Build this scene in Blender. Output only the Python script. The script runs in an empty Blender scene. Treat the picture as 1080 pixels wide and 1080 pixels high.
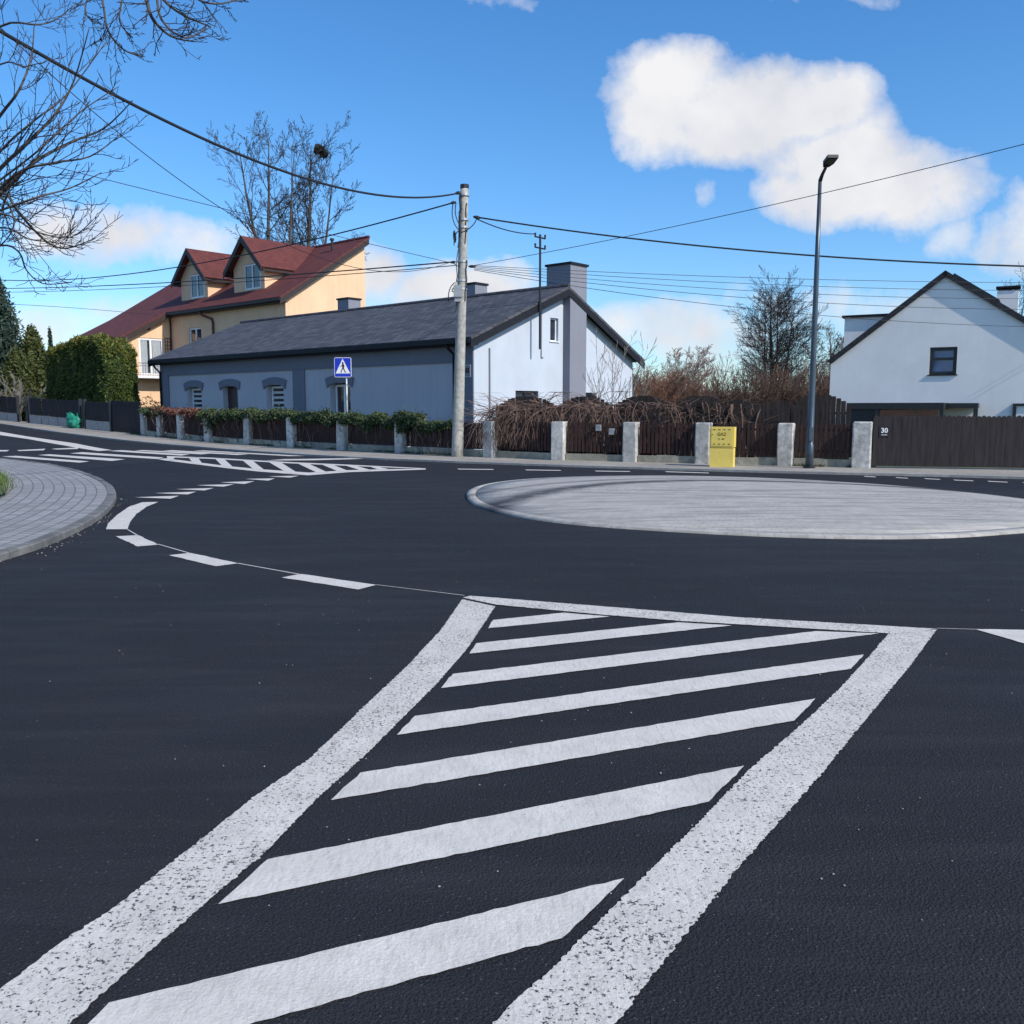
import bpy, math, random
from mathutils import Vector, Matrix, noise
R = math.radians
rnd = random.Random(7)
sc = bpy.context.scene
COL = sc.collection

# ---------------------------------------------------------------- camera model (real camera, 1.6 m above the road)
FPX = 950.0; HC = 1.6; TH = math.atan(110 / FPX); CT, ST = math.cos(TH), math.sin(TH)
E = Vector((-0.74867, 0.66295, 0)); N = Vector((0.66295, 0.74867, 0)); Z = Vector((0, 0, 1))
def terr(x, y):
    s = x * E.x + y * E.y
    def f(s):
        s = min(s, 125.0)
        return 0.031 * ((math.sqrt((s - 34.5) ** 2 + 9) + (s - 34.5)) / 2) - 0.00116
    if s < 22: return 0.0
    a = math.floor(s); t = s - a
    b0, b1 = (f(a) if a > 22 else 0), f(a + 1)
    k0 = max(0, min(1, (a - 22) / 6)); k1 = max(0, min(1, (a + 1 - 22) / 6))
    return b0 * k0 * (1 - t) + b1 * k1 * t
def ray(u, v): return Vector(((u - 540) / FPX, CT + (540 - v) / FPX * ST, -ST + (540 - v) / FPX * CT))
def g(u, v):                       # where a line of sight meets the ground
    d = ray(u, v); t = 1.0
    if d.z > -0.004: t = 90.0
    else:
        t = -HC / d.z
        lo, hi = 0.2, t * 1.0
        if terr(d.x * hi, d.y * hi) > 0 or True:
            for _ in range(50):
                m = (lo + hi) / 2
                if HC + d.z * m > terr(d.x * m, d.y * m): lo = m
                else: hi = m
            t = hi
    return Vector((d.x * t, d.y * t, terr(d.x * t, d.y * t)))
def at(u, v, y):                   # point on a line of sight at distance y ahead
    d = ray(u, v); t = y / d.y
    return Vector((d.x * t, y, HC + d.z * t))
def onp(u, v, P, d):               # line of sight meets the vertical plane through P along d
    r = ray(u, v); det = -r.x * d.y + d.x * r.y
    t = (-P[0] * d.y + d.x * P[1]) / det
    return Vector((r.x * t, r.y * t, HC + r.z * t))
def pix(p):
    Y = p.y * CT - (p.z - HC) * ST; Zc = p.y * ST + (p.z - HC) * CT
    return 540 + FPX * p.x / Y, 540 - FPX * Zc / Y

# ---------------------------------------------------------------- materials
def mat(name):
    m = bpy.data.materials.new(name); m.use_nodes = True
    nt = m.node_tree; b = nt.nodes['Principled BSDF']
    return m, nt, b
class NB:
    def __init__(s, nt): s.nt = nt
    def n(s, typ, **k):
        nd = s.nt.nodes.new(typ)
        for a, b in k.items(): setattr(nd, a, b)
        return nd
    def l(s, a, b): s.nt.links.new(a, b)
    def tc(s, kind='Object'): return s.n('ShaderNodeTexCoord').outputs[kind]
    def mapv(s, src, scale=(1, 1, 1), loc=(0, 0, 0), rot=(0, 0, 0)):
        m = s.n('ShaderNodeMapping'); s.l(src, m.inputs[0])
        m.inputs['Scale'].default_value = scale; m.inputs['Location'].default_value = loc; m.inputs['Rotation'].default_value = rot
        return m.outputs[0]
    def noise(s, src, scale, det=4, rough=0.55, dist=0):
        t = s.n('ShaderNodeTexNoise'); s.l(src, t.inputs['Vector'])
        t.inputs['Scale'].default_value = scale; t.inputs['Detail'].default_value = det
        t.inputs['Roughness'].default_value = rough; t.inputs['Distortion'].default_value = dist
        return t.outputs['Fac']
    def ramp(s, src, stops):
        r = s.n('ShaderNodeValToRGB'); s.l(src, r.inputs[0])
        el = r.color_ramp.elements
        while len(el) < len(stops): el.new(0.5)
        for e, (p, c) in zip(el, stops):
            e.position = p; e.color = (c, c, c, 1) if isinstance(c, (int, float)) else (*c, 1)
        return r.outputs[0]
    def mix(s, fac, a, b, mode='MIX'):
        m = s.n('ShaderNodeMix', data_type='RGBA', blend_type=mode)
        for i, x in ((0, fac), (6, a), (7, b)):
            if isinstance(x, (int, float)): m.inputs[i].default_value = x if i == 0 else (x, x, x, 1)
            elif isinstance(x, tuple): m.inputs[i].default_value = (*x, 1)
            else: s.l(x, m.inputs[i])
        return m.outputs[2]
    def math(s, op, a, b=0.0, c=None, clamp=False):
        m = s.n('ShaderNodeMath', operation=op, use_clamp=clamp)
        for i, x in enumerate((a, b) if c is None else (a, b, c)):
            if isinstance(x, (int, float)): m.inputs[i].default_value = x
            else: s.l(x, m.inputs[i])
        return m.outputs[0]
    def bump(s, h, strength, dist, bsdf):
        b = s.n('ShaderNodeBump'); b.inputs['Strength'].default_value = strength; b.inputs['Distance'].default_value = dist
        s.l(h, b.inputs['Height']); s.l(b.outputs[0], bsdf.inputs['Normal'])
def plain(name, col, rough=0.7, var=0.25, scale=6.0, metal=0.0, bump=0.0, bscale=40, coat=None, spec=None, stretch=(1, 1, 1), patch=0.0):
    m, nt, b = mat(name); B = NB(nt)
    tc = B.mapv(B.tc(), stretch)
    n1 = B.noise(tc, scale, 5)
    lo = tuple(c * (1 - var) for c in col); hi = tuple(min(1, c * (1 + var)) for c in col)
    c = B.ramp(n1, [(0.3, lo), (0.7, hi)])
    if patch:
        n2 = B.noise(tc, scale * 0.12, 4, 0.6)
        c = B.mix(B.ramp(n2, [(0.42, 0.0), (0.62, patch)]), c, tuple(x * 0.5 for x in col))
    B.l(c, b.inputs['Base Color'])
    b.inputs['Roughness'].default_value = rough; b.inputs['Metallic'].default_value = metal
    if spec is not None: b.inputs['Specular IOR Level'].default_value = spec
    if bump: B.bump(B.noise(tc, bscale, 4), bump, 0.02, b)
    return m

M = {}
def asphalt():
    m, nt, b = mat('asphalt'); B = NB(nt); tc = B.tc()
    vo = B.n('ShaderNodeTexVoronoi'); B.l(tc, vo.inputs['Vector']); vo.inputs['Scale'].default_value = 95
    fine = B.noise(tc, 150, 3, 0.75)
    mid = B.noise(tc, 1.1, 5, 0.6)
    lanes = B.noise(B.mapv(tc, (0.35, 2.2, 1), rot=(0, 0, R(-12))), 1.4, 5, 0.6, 0.4)
    big = B.noise(tc, 0.16, 3)
    c = B.ramp(fine, [(0.30, (0.0045, 0.0052, 0.0078)), (0.50, (0.0135, 0.0152, 0.0215)), (0.72, (0.048, 0.053, 0.068))])
    c = B.mix(B.ramp(mid, [(0.3, 0.0), (0.75, 0.35)]), c, (0.022, 0.0245, 0.033))
    c = B.mix(B.ramp(lanes, [(0.46, 0.0), (0.68, 0.75)]), c, (0.034, 0.036, 0.043))
    c = B.mix(B.ramp(big, [(0.38, 0.0), (0.62, 0.5)]), c, (0.011, 0.012, 0.016))
    stone = B.math('GREATER_THAN', B.noise(tc, 85, 1, 0.5), 0.715)
    c = B.mix(B.math('MULTIPLY', stone, 0.7), c, (0.13, 0.13, 0.135))
    sat = B.n('ShaderNodeHueSaturation'); sat.inputs['Saturation'].default_value = 0.6; sat.inputs['Value'].default_value = 1.0
    B.l(c, sat.inputs['Color']); c = sat.outputs[0]
    B.l(c, b.inputs['Base Color'])
    B.l(B.ramp(mid, [(0.3, 0.72), (0.7, 0.9)]), b.inputs['Roughness'])
    b.inputs['Specular IOR Level'].default_value = 0.22
    h = B.math('ADD', B.math('MULTIPLY', vo.outputs['Distance'], 0.8), B.math('MULTIPLY', fine, 0.8))
    B.bump(h, 0.9, 0.010, b)
    return m
M['asphalt'] = asphalt()
def paint(name, pits, old=0.0):
    m, nt, b = mat(name); B = NB(nt); tc = B.tc()
    col = B.ramp(B.noise(tc, 4, 6, 0.65), [(0.25, (0.52, 0.49, 0.44)), (0.7, (0.68, 0.645, 0.58))])
    st = B.noise(B.mapv(tc, (6, 1.2, 1), rot=(0, 0, R(18))), 9, 4, 0.7)
    col = B.mix(B.ramp(st, [(0.46, 0.0), (0.72, 0.5)]), col, (0.33, 0.315, 0.29))
    grain = B.noise(tc, 130, 3, 0.6)
    col = B.mix(B.ramp(grain, [(0.3, 0.35), (0.5, 0.0)]), col, (0.36, 0.37, 0.39))
    pit = B.noise(tc, 72, 4, 0.68)
    pf = B.noise(tc, 2.2, 3, 0.5)
    thr = B.math('MULTIPLY_ADD', pf, 0.16, pits)
    mask = B.math('SMOOTH_MIN', B.math('MULTIPLY', B.math('SUBTRACT', thr, pit), 18, clamp=True), 1.0, 0.05)
    mask = B.math('MAXIMUM', mask, 0.0)
    col = B.mix(mask, col, (0.03, 0.033, 0.042))
    B.l(col, b.inputs['Base Color']); b.inputs['Roughness'].default_value = 0.75
    h = B.math('SUBTRACT', B.math('MULTIPLY', B.noise(tc, 85, 3, 0.6), 1.0), mask)
    B.bump(h, 0.6 if pits > 0.2 else 0.3, 0.006, b)
    return m
M['paint'] = paint('road_paint', 0.235)
M['paint_rough'] = paint('road_paint_rough', 0.35)
M['earth'] = plain('earth_grass', (0.075, 0.085, 0.035), 0.95, 0.45, 1.5, bump=0.6, bscale=12, patch=0.6)
M['walk'] = plain('pavement_slabs', (0.33, 0.305, 0.265), 0.9, 0.18, 5, bump=0.3, bscale=60, patch=0.35)
M['kerb'] = plain('kerb_concrete', (0.30, 0.295, 0.28), 0.9, 0.2, 7, bump=0.4, bscale=60, patch=0.3)
M['kerb_near'] = plain('kerb_grimy', (0.17, 0.17, 0.165), 0.9, 0.35, 5, bump=0.5, bscale=50, patch=0.75)
def pavers():
    m, nt, b = mat('pavers'); B = NB(nt); uv = B.tc('UV'); oc = B.tc()
    br = B.n('ShaderNodeTexBrick'); B.l(uv, br.inputs['Vector'])
    br.inputs['Scale'].default_value = 1; br.inputs['Mortar Size'].default_value = 0.014; br.inputs['Mortar Smooth'].default_value = 0.3
    br.inputs['Brick Width'].default_value = 0.2; br.inputs['Row Height'].default_value = 0.18
    br.inputs['Color1'].default_value = (0.23, 0.23, 0.232, 1); br.inputs['Color2'].default_value = (0.36, 0.36, 0.355, 1)
    br.inputs['Mortar'].default_value = (0.11, 0.11, 0.11, 1)
    c = B.mix(B.ramp(B.noise(oc, 0.9, 5), [(0.4, 0.0), (0.7, 0.45)]), br.outputs[0], (0.20, 0.195, 0.18))
    c = B.mix(B.ramp(B.noise(oc, 60, 2), [(0.3, 0.3), (0.6, 0.0)]), c, (0.15, 0.15, 0.15))
    B.l(c, b.inputs['Base Color']); b.inputs['Roughness'].default_value = 0.9
    B.bump(br.outputs['Fac'], -0.6, 0.01, b)
    return m
M['pavers'] = pavers()
def island_mat():
    m, nt, b = mat('island_concrete'); B = NB(nt); tc = B.tc()
    c = B.ramp(B.noise(tc, 2.2, 6, 0.65), [(0.3, (0.36, 0.342, 0.31)), (0.7, (0.47, 0.447, 0.41))])
    # setts: rings and radial joints
    uv = B.tc('UV')
    br = B.n('ShaderNodeTexBrick'); B.l(uv, br.inputs['Vector'])
    br.inputs['Scale'].default_value = 1; br.inputs['Mortar Size'].default_value = 0.008
    br.inputs['Brick Width'].default_value = 0.16; br.inputs['Row Height'].default_value = 0.16
    br.inputs['Color1'].default_value = (0.9, 0.9, 0.9, 1); br.inputs['Color2'].default_value = (1, 1, 1, 1); br.inputs['Mortar'].default_value = (0.78, 0.78, 0.78, 1)
    c = B.mix(1.0, c, br.outputs[0], 'MULTIPLY')
    # rubber streaks left by wheels turning across it
    for rot, sc_, th in ((R(12), (0.25, 2.6, 1), 0.55), (R(-14), (0.3, 3.4, 1), 0.58)):
        s = B.noise(B.mapv(tc, sc_, rot=(0, 0, rot)), 2.3, 5, 0.62, 0.3)
        c = B.mix(B.ramp(s, [(th - 0.05, 0.0), (th + 0.10, 0.55)]), c, (0.17, 0.17, 0.175))
    def arc(cx, cy, rad, w, k):
        nonlocal c
        sx = B.n('ShaderNodeSeparateXYZ'); B.l(tc, sx.inputs[0])
        dx = B.math('SUBTRACT', sx.outputs[0], cx); dy = B.math('SUBTRACT', sx.outputs[1], cy)
        d = B.math('SQRT', B.math('ADD', B.math('MULTIPLY', dx, dx), B.math('MULTIPLY', dy, dy)))
        d = B.math('ABSOLUTE', B.math('SUBTRACT', B.math('ADD', d, B.math('MULTIPLY', B.noise(tc, 1.5, 3), 0.25)), rad + 0.12))
        f = B.math('MULTIPLY', B.math('SUBTRACT', 1.0, B.math('DIVIDE', d, w), clamp=True), k)
        f = B.math('MULTIPLY', f, B.ramp(B.noise(tc, 3, 5), [(0.3, 0.5), (0.6, 1.0)]))
        c = B.mix(f, c, (0.06, 0.06, 0.062))
    arc(4.9, 12.9, 5.35, 0.48, 1.4); arc(4.9, 12.4, 6.75, 0.24, 0.8); arc(4.5, 24.0, 8.4, 0.16, 0.4); arc(6.5, 24.5, 10.2, 0.14, 0.35)
    B.l(c, b.inputs['Base Color']); b.inputs['Roughness'].default_value = 0.88
    B.bump(B.math('SUBTRACT', B.noise(tc, 45, 3), B.math('MULTIPLY', br.outputs['Fac'], 0.8)), 0.4, 0.012, b)
    return m
M['island'] = island_mat()
def stucco(name, col, streak=0.25, dirt=None):
    m, nt, b = mat(name); B = NB(nt); tc = B.tc()
    n1 = B.noise(tc, 0.8, 5, 0.6); n2 = B.noise(B.mapv(tc, (3, 3, 0.25)), 1.6, 5, 0.6)
    c = B.ramp(n1, [(0.3, tuple(x * 0.93 for x in col)), (0.7, tuple(x * 1.04 for x in col))])
    c = B.mix(B.ramp(n2, [(0.48, 0.0), (0.75, streak)]), c, dirt or tuple(x * 0.72 for x in col))
    B.l(c, b.inputs['Base Color']); b.inputs['Roughness'].default_value = 0.92
    B.bump(B.noise(tc, 110, 3), 0.25, 0.006, b)
    return m
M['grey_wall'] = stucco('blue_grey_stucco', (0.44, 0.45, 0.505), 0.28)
M['grey_dark'] = stucco('dark_blue_grey_stucco', (0.165, 0.18, 0.225), 0.15)
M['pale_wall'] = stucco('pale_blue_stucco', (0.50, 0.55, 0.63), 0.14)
M['chim_grey'] = stucco('chimney_stucco', (0.215, 0.225, 0.27), 0.25)
M['yellow_wall'] = stucco('peach_stucco', (0.80, 0.53, 0.335), 0.35, (0.60, 0.38, 0.22))
M['white_wall'] = stucco('white_stucco', (0.90, 0.875, 0.85), 0.12)
def roofmat(name, c1, c2, mort, bw, rh, offset=0.5):
    m, nt, b = mat(name); B = NB(nt); uv = B.tc('UV')
    br = B.n('ShaderNodeTexBrick'); B.l(uv, br.inputs['Vector'])
    br.offset = offset
    br.inputs['Scale'].default_value = 1; br.inputs['Mortar Size'].default_value = 0.02; br.inputs['Mortar Smooth'].default_value = 0.6
    br.inputs['Brick Width'].default_value = bw; br.inputs['Row Height'].default_value = rh; br.inputs['Bias'].default_value = 0.0
    br.inputs['Color1'].default_value = (*c1, 1); br.inputs['Color2'].default_value = (*c2, 1); br.inputs['Mortar'].default_value = (*mort, 1)
    c = B.mix(B.ramp(B.noise(uv, 0.7, 5), [(0.4, 0.0), (0.7, 0.18)]), br.outputs[0], tuple(x * 0.6 for x in c1))
    B.l(c, b.inputs['Base Color']); b.inputs['Roughness'].default_value = 0.8
    B.bump(br.outputs['Fac'], -0.7, 0.03, b)
    return m
M['grey_roof'] = roofmat('grey_shingles', (0.045, 0.047, 0.058), (0.092, 0.095, 0.11), (0.014, 0.015, 0.019), 0.40, 0.33)
M['red_roof'] = roofmat('red_tiles', (0.10, 0.022, 0.019), (0.145, 0.033, 0.027), (0.045, 0.011, 0.010), 0.34, 0.34, 0.0)
M['dark_roof'] = roofmat('anthracite_tiles', (0.022, 0.023, 0.027), (0.04, 0.041, 0.046), (0.01, 0.01, 0.012), 0.3, 0.35)
M['far_roof'] = roofmat('brown_tiles', (0.12, 0.07, 0.06), (0.16, 0.09, 0.08), (0.06, 0.03, 0.03), 0.4, 0.35)
M['fascia'] = plain('dark_fascia', (0.012, 0.013, 0.018), 0.6, 0.2, 4, spec=0.25)
M['brown_trim'] = plain('brown_fascia', (0.028, 0.016, 0.015), 0.6, 0.25, 4)
M['brown_pipe'] = plain('brown_pipe', (0.10, 0.03, 0.025), 0.4, 0.2, 4)
M['white_pvc'] = plain('white_pvc', (0.78, 0.78, 0.78), 0.4, 0.06, 3)
M['black_frame'] = plain('anthracite_frame', (0.02, 0.021, 0.025), 0.45, 0.2, 5)
def glass(name, col, rough=0.06):
    m, nt, b = mat(name); B = NB(nt)
    c = B.ramp(B.noise(B.tc(), 1.3, 3), [(0.35, tuple(x * 0.5 for x in col)), (0.7, col)])
    B.l(c, b.inputs['Base Color']); b.inputs['Roughness'].default_value = rough
    b.inputs['Specular IOR Level'].default_value = 0.9
    B.bump(B.noise(B.tc(), 1.0, 1), 0.08, 0.05, b)
    return m
M['glass'] = glass('window_glass', (0.035, 0.045, 0.06))
M['glass_painted_sky'] = glass('window_glass_painted_sky', (0.025, 0.10, 0.30))  # blue of the reflected sky painted into the pane's base colour
M['curtain'] = plain('net_curtain', (0.34, 0.37, 0.40), 0.9, 0.35, 9, stretch=(6, 6, 0.2))
M['blind'] = plain('window_blind', (0.55, 0.57, 0.60), 0.6, 0.1, 3)
M['brown_door'] = plain('dark_brown_door', (0.045, 0.022, 0.02), 0.5, 0.3, 6, stretch=(1, 1, 0.2))
M['picket'] = plain('brown_stained_pickets', (0.042, 0.021, 0.018), 0.75, 0.55, 5, bump=0.3, stretch=(3, 3, 0.35), spec=0.3)
M['picket_old'] = plain('old_dark_planks', (0.038, 0.030, 0.027), 0.85, 0.55, 5, bump=0.4, stretch=(3, 3, 0.3), spec=0.25)
M['gate_wood'] = plain('dark_gate_boards', (0.027, 0.022, 0.024), 0.75, 0.4, 5, bump=0.4, stretch=(3, 3, 0.3), spec=0.3)
M['cedar'] = plain('cedar_boards', (0.20, 0.075, 0.035), 0.6, 0.35, 4, stretch=(0.4, 0.4, 8))
M['pillar'] = plain('weathered_concrete', (0.53, 0.515, 0.48), 0.92, 0.38, 7, bump=0.7, bscale=30, patch=0.55)
M['plinth'] = plain('mossy_plinth', (0.38, 0.355, 0.28), 0.95, 0.35, 5, bump=0.7, bscale=25, patch=0.7)
M['block'] = plain('plinth_slabs', (0.30, 0.29, 0.29), 0.9, 0.2, 6, bump=0.4)
M['pole'] = plain('pole_concrete', (0.38, 0.375, 0.34), 0.9, 0.28, 7, bump=0.6, bscale=40, patch=0.35)
M['lamp_steel'] = plain('painted_steel_blue_grey', (0.065, 0.085, 0.105), 0.35, 0.15, 4, metal=0.35)
M['lamp_black'] = plain('lamp_head_black', (0.012, 0.013, 0.016), 0.5, 0.2, 5)
M['galv'] = plain('galvanised_steel', (0.45, 0.46, 0.47), 0.45, 0.12, 9, metal=0.5)
M['black'] = plain('black_plastic', (0.012, 0.012, 0.014), 0.5, 0.2, 6)
M['cable'] = plain('cable_black', (0.014, 0.014, 0.016), 0.6, 0.1, 6)
M['sign_blue'] = plain('sign_blue', (0.012, 0.035, 0.45), 0.35, 0.05, 3)
M['sign_white'] = plain('sign_white', (0.8, 0.8, 0.8), 0.4, 0.03, 3)
M['gas_yellow'] = plain('cabinet_yellow', (0.80, 0.60, 0.13), 0.55, 0.07, 5)
M['gas_dark'] = plain('cabinet_marks', (0.22, 0.14, 0.02), 0.6, 0.1, 5)
M['bark'] = plain('bark_grey_brown', (0.075, 0.062, 0.054), 0.92, 0.4, 9, bump=0.6, bscale=30)
M['bark_pale'] = plain('bark_pale', (0.24, 0.22, 0.20), 0.9, 0.35, 9, bump=0.5, bscale=30)
M['twig'] = plain('twigs_dark', (0.036, 0.028, 0.027), 0.9, 0.3, 3)
M['twig_near'] = plain('twigs_near', (0.035, 0.027, 0.026), 0.85, 0.4, 6)
M['twig_red'] = plain('twigs_reddish', (0.20, 0.105, 0.065), 0.9, 0.4, 1.5)
M['twig_brown'] = plain('twigs_brown', (0.10, 0.066, 0.05), 0.9, 0.4, 1.5)
M['twig_pale'] = plain('twigs_pale', (0.30, 0.23, 0.19), 0.9, 0.3, 1.5)
M['vine'] = plain('dry_vine', (0.15, 0.095, 0.075), 0.9, 0.5, 3)
def leaf(name, c1, c2, c3=None, scale=2.0, trans=0.15):
    m, nt, b = mat(name); B = NB(nt)
    gi = B.n('ShaderNodeNewGeometry')
    n1 = B.noise(B.tc(), scale, 3)
    f = B.math('MULTIPLY_ADD', gi.outputs['Random Per Island'], 0.55, B.math('MULTIPLY', n1, 0.5))
    st = [(0.2, c1), (0.65, c2)] + ([(0.9, c3)] if c3 else [])
    B.l(B.ramp(f, st), b.inputs['Base Color']); b.inputs['Roughness'].default_value = 0.65
    b.inputs['Specular IOR Level'].default_value = 0.3
    return m
M['thuja'] = leaf('thuja_leaves', (0.020, 0.040, 0.012), (0.065, 0.10, 0.022), (0.16, 0.17, 0.035), 0.9)
M['thuja_tip'] = leaf('thuja_tips', (0.07, 0.085, 0.015), (0.17, 0.17, 0.03), (0.26, 0.22, 0.05), 0.9)
M['spruce'] = leaf('spruce_needles', (0.014, 0.032, 0.024), (0.045, 0.075, 0.055), (0.09, 0.12, 0.09), 1.2)
M['conifer'] = leaf('conifer_needles', (0.025, 0.04, 0.012), (0.085, 0.10, 0.03), (0.13, 0.13, 0.04), 1.2)
M['ivy'] = leaf('ivy_leaves', (0.014, 0.028, 0.011), (0.052, 0.078, 0.028), (0.12, 0.14, 0.05), 3)
M['ivy_red'] = leaf('ivy_red_leaves', (0.05, 0.03, 0.02), (0.17, 0.06, 0.04), (0.30, 0.15, 0.10), 3)
M['grass'] = leaf('grass_blades', (0.04, 0.08, 0.015), (0.10, 0.17, 0.03), (0.2, 0.22, 0.06), 3)
M['dirt'] = plain('garden_soil', (0.07, 0.06, 0.035), 0.95, 0.4, 5, bump=0.6, bscale=20)
M['bag'] = plain('green_plastic_bag', (0.015, 0.22, 0.15), 0.35, 0.5, 5, bump=0.7, bscale=12)
M['nest'] = plain('nest_twigs', (0.02, 0.015, 0.012), 0.9, 0.3, 4)
M['orange_wall'] = stucco('orange_stucco', (0.5, 0.24, 0.13), 0.2)
M['mailbox'] = plain('letterbox_metal', (0.35, 0.36, 0.37), 0.4, 0.1, 5, metal=0.3)

# ---------------------------------------------------------------- mesh builder
class Fr:
    def __init__(s, o, ex=(1, 0, 0), ey=(0, 1, 0), ez=(0, 0, 1)):
        s.o, s.ex, s.ey, s.ez = Vector(o), Vector(ex), Vector(ey), Vector(ez)
    def __call__(s, a, b, c): return s.o + s.ex * a + s.ey * b + s.ez * c
WF = Fr((0, 0, 0))
class MB:
    def __init__(s): s.v = []; s.f = []; s.uv = {}; s.mi = []
    def poly(s, pts, mi=0):
        i = len(s.v); s.v += [Vector(p) for p in pts]; s.f.append(list(range(i, i + len(pts)))); s.mi.append(mi)
    def box(s, x0, x1, y0, y1, z0, z1, fr=WF, mi=0):
        i = len(s.v)
        for z in (z0, z1):
            for x, y in ((x0, y0), (x1, y0), (x1, y1), (x0, y1)): s.v.append(fr(x, y, z))
        for q in ((0, 3, 2, 1), (4, 5, 6, 7), (0, 1, 5, 4), (1, 2, 6, 5), (2, 3, 7, 6), (3, 0, 4, 7)):
            s.f.append([i + k for k in q]); s.mi.append(mi)
    def prism(s, pts, d, mi=0):       # polygon pts extruded by vector d
        n = len(pts); i = len(s.v); d = Vector(d)
        s.v += [Vector(p) for p in pts] + [Vector(p) + d for p in pts]
        s.f.append([i + k for k in range(n)][::-1]); s.f.append([i + n + k for k in range(n)]); s.mi += [mi, mi]
        for k in range(n):
            s.f.append([i + k, i + (k + 1) % n, i + n + (k + 1) % n, i + n + k]); s.mi.append(mi)
    def slab(s, pts, t, mi=0):
        nrm = (Vector(pts[1]) - Vector(pts[0])).cross(Vector(pts[2]) - Vector(pts[0])).normalized()
        if nrm.z > 0: nrm = -nrm
        s.prism(pts, nrm * t, mi)
    def tube(s, pts, rad, sides=5, mi=0, cap=True):
        n = len(pts)
        if n < 2: return
        i0 = len(s.v); pts = [Vector(p) for p in pts]
        if not isinstance(rad, (list, tuple)): rad = [rad] * n
        t0 = (pts[1] - pts[0]).normalized()
        a = t0.cross(Vector((0.31, 0.52, 0.79)))
        if a.length < 1e-3: a = t0.cross(Vector((1, 0, 0)))
        a.normalize()
        for k in range(n):
            t = (pts[min(k + 1, n - 1)] - pts[max(k - 1, 0)]).normalized()
            a = (a - t * a.dot(t))
            if a.length < 1e-4: a = t.orthogonal()
            a.normalize(); b = t.cross(a)
            for j in range(sides):
                w = 2 * math.pi * j / sides
                s.v.append(pts[k] + (a * math.cos(w) + b * math.sin(w)) * rad[k])
        for k in range(n - 1):
            for j in range(sides):
                j2 = (j + 1) % sides
                s.f.append([i0 + k * sides + j, i0 + k * sides + j2, i0 + (k + 1) * sides + j2, i0 + (k + 1) * sides + j]); s.mi.append(mi)
        if cap:
            s.f.append([i0 + j for j in range(sides)][::-1]); s.f.append([i0 + (n - 1) * sides + j for j in range(sides)]); s.mi += [mi, mi]
    def blob(s, c, r, seg=10, rings=6, mi=0, jit=0.0, sc_=(1, 1, 1), rr=None):
        i0 = len(s.v); c = Vector(c)
        for a in range(rings + 1):
            ph = math.pi * a / rings
            for b in range(seg):
                w = 2 * math.pi * b / seg
                d = Vector((math.sin(ph) * math.cos(w) * sc_[0], math.sin(ph) * math.sin(w) * sc_[1], math.cos(ph) * sc_[2]))
                k = 1 + (jit * noise.noise(d * 2.3 + c) if jit else 0)
                s.v.append(c + d * r * k)
        for a in range(rings):
            for b in range(seg):
                b2 = (b + 1) % seg
                s.f.append([i0 + a * seg + b, i0 + (a + 1) * seg + b, i0 + (a + 1) * seg + b2, i0 + a * seg + b2]); s.mi.append(mi)
    def build(s, name, mats, parent=None, smooth=False, uv=True, merge=False):
        if not isinstance(mats, (list, tuple)): mats = [mats]
        off = parent.matrix_basis.translation.copy() if parent is not None else Vector()
        p = parent
        while p is not None and p.parent is not None:
            p = p.parent; off += p.matrix_basis.translation
        me = bpy.data.meshes.new(name)
        me.from_pydata([tuple(v - off) for v in s.v], [], s.f)
        for m in mats: me.materials.append(m)
        if len(mats) > 1: me.polygons.foreach_set('material_index', s.mi)
        me.update()
        if smooth: me.polygons.foreach_set('use_smooth', [True] * len(me.polygons))
        if uv and len(me.polygons) < 6000:
            ul = me.uv_layers.new(name='UVMap').data
            for pl in me.polygons:
                nm = pl.normal
                h = Vector((1, 0, 0)) if abs(nm.z) > 0.995 else Z.cross(nm).normalized()
                vd = nm.cross(h)
                for li in pl.loop_indices:
                    q = me.vertices[me.loops[li].vertex_index].co + off
                    ul[li].uv = (q.dot(h), q.dot(vd))
        o = bpy.data.objects.new(name, me); COL.objects.link(o)
        if parent is not None: o.parent = parent
        return o
def thing(name, label, cat, loc, group=None):
    o = bpy.data.objects.new(name, None); COL.objects.link(o); o.location = loc; o.empty_display_size = 0.3
    o['label'] = label; o['category'] = cat
    if group: o['group'] = group
    return o
def tag(o, label, cat, group=None):
    o['label'] = label; o['category'] = cat
    if group: o['group'] = group
    return o
def struct(o): o['kind'] = 'structure'; return o

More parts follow.
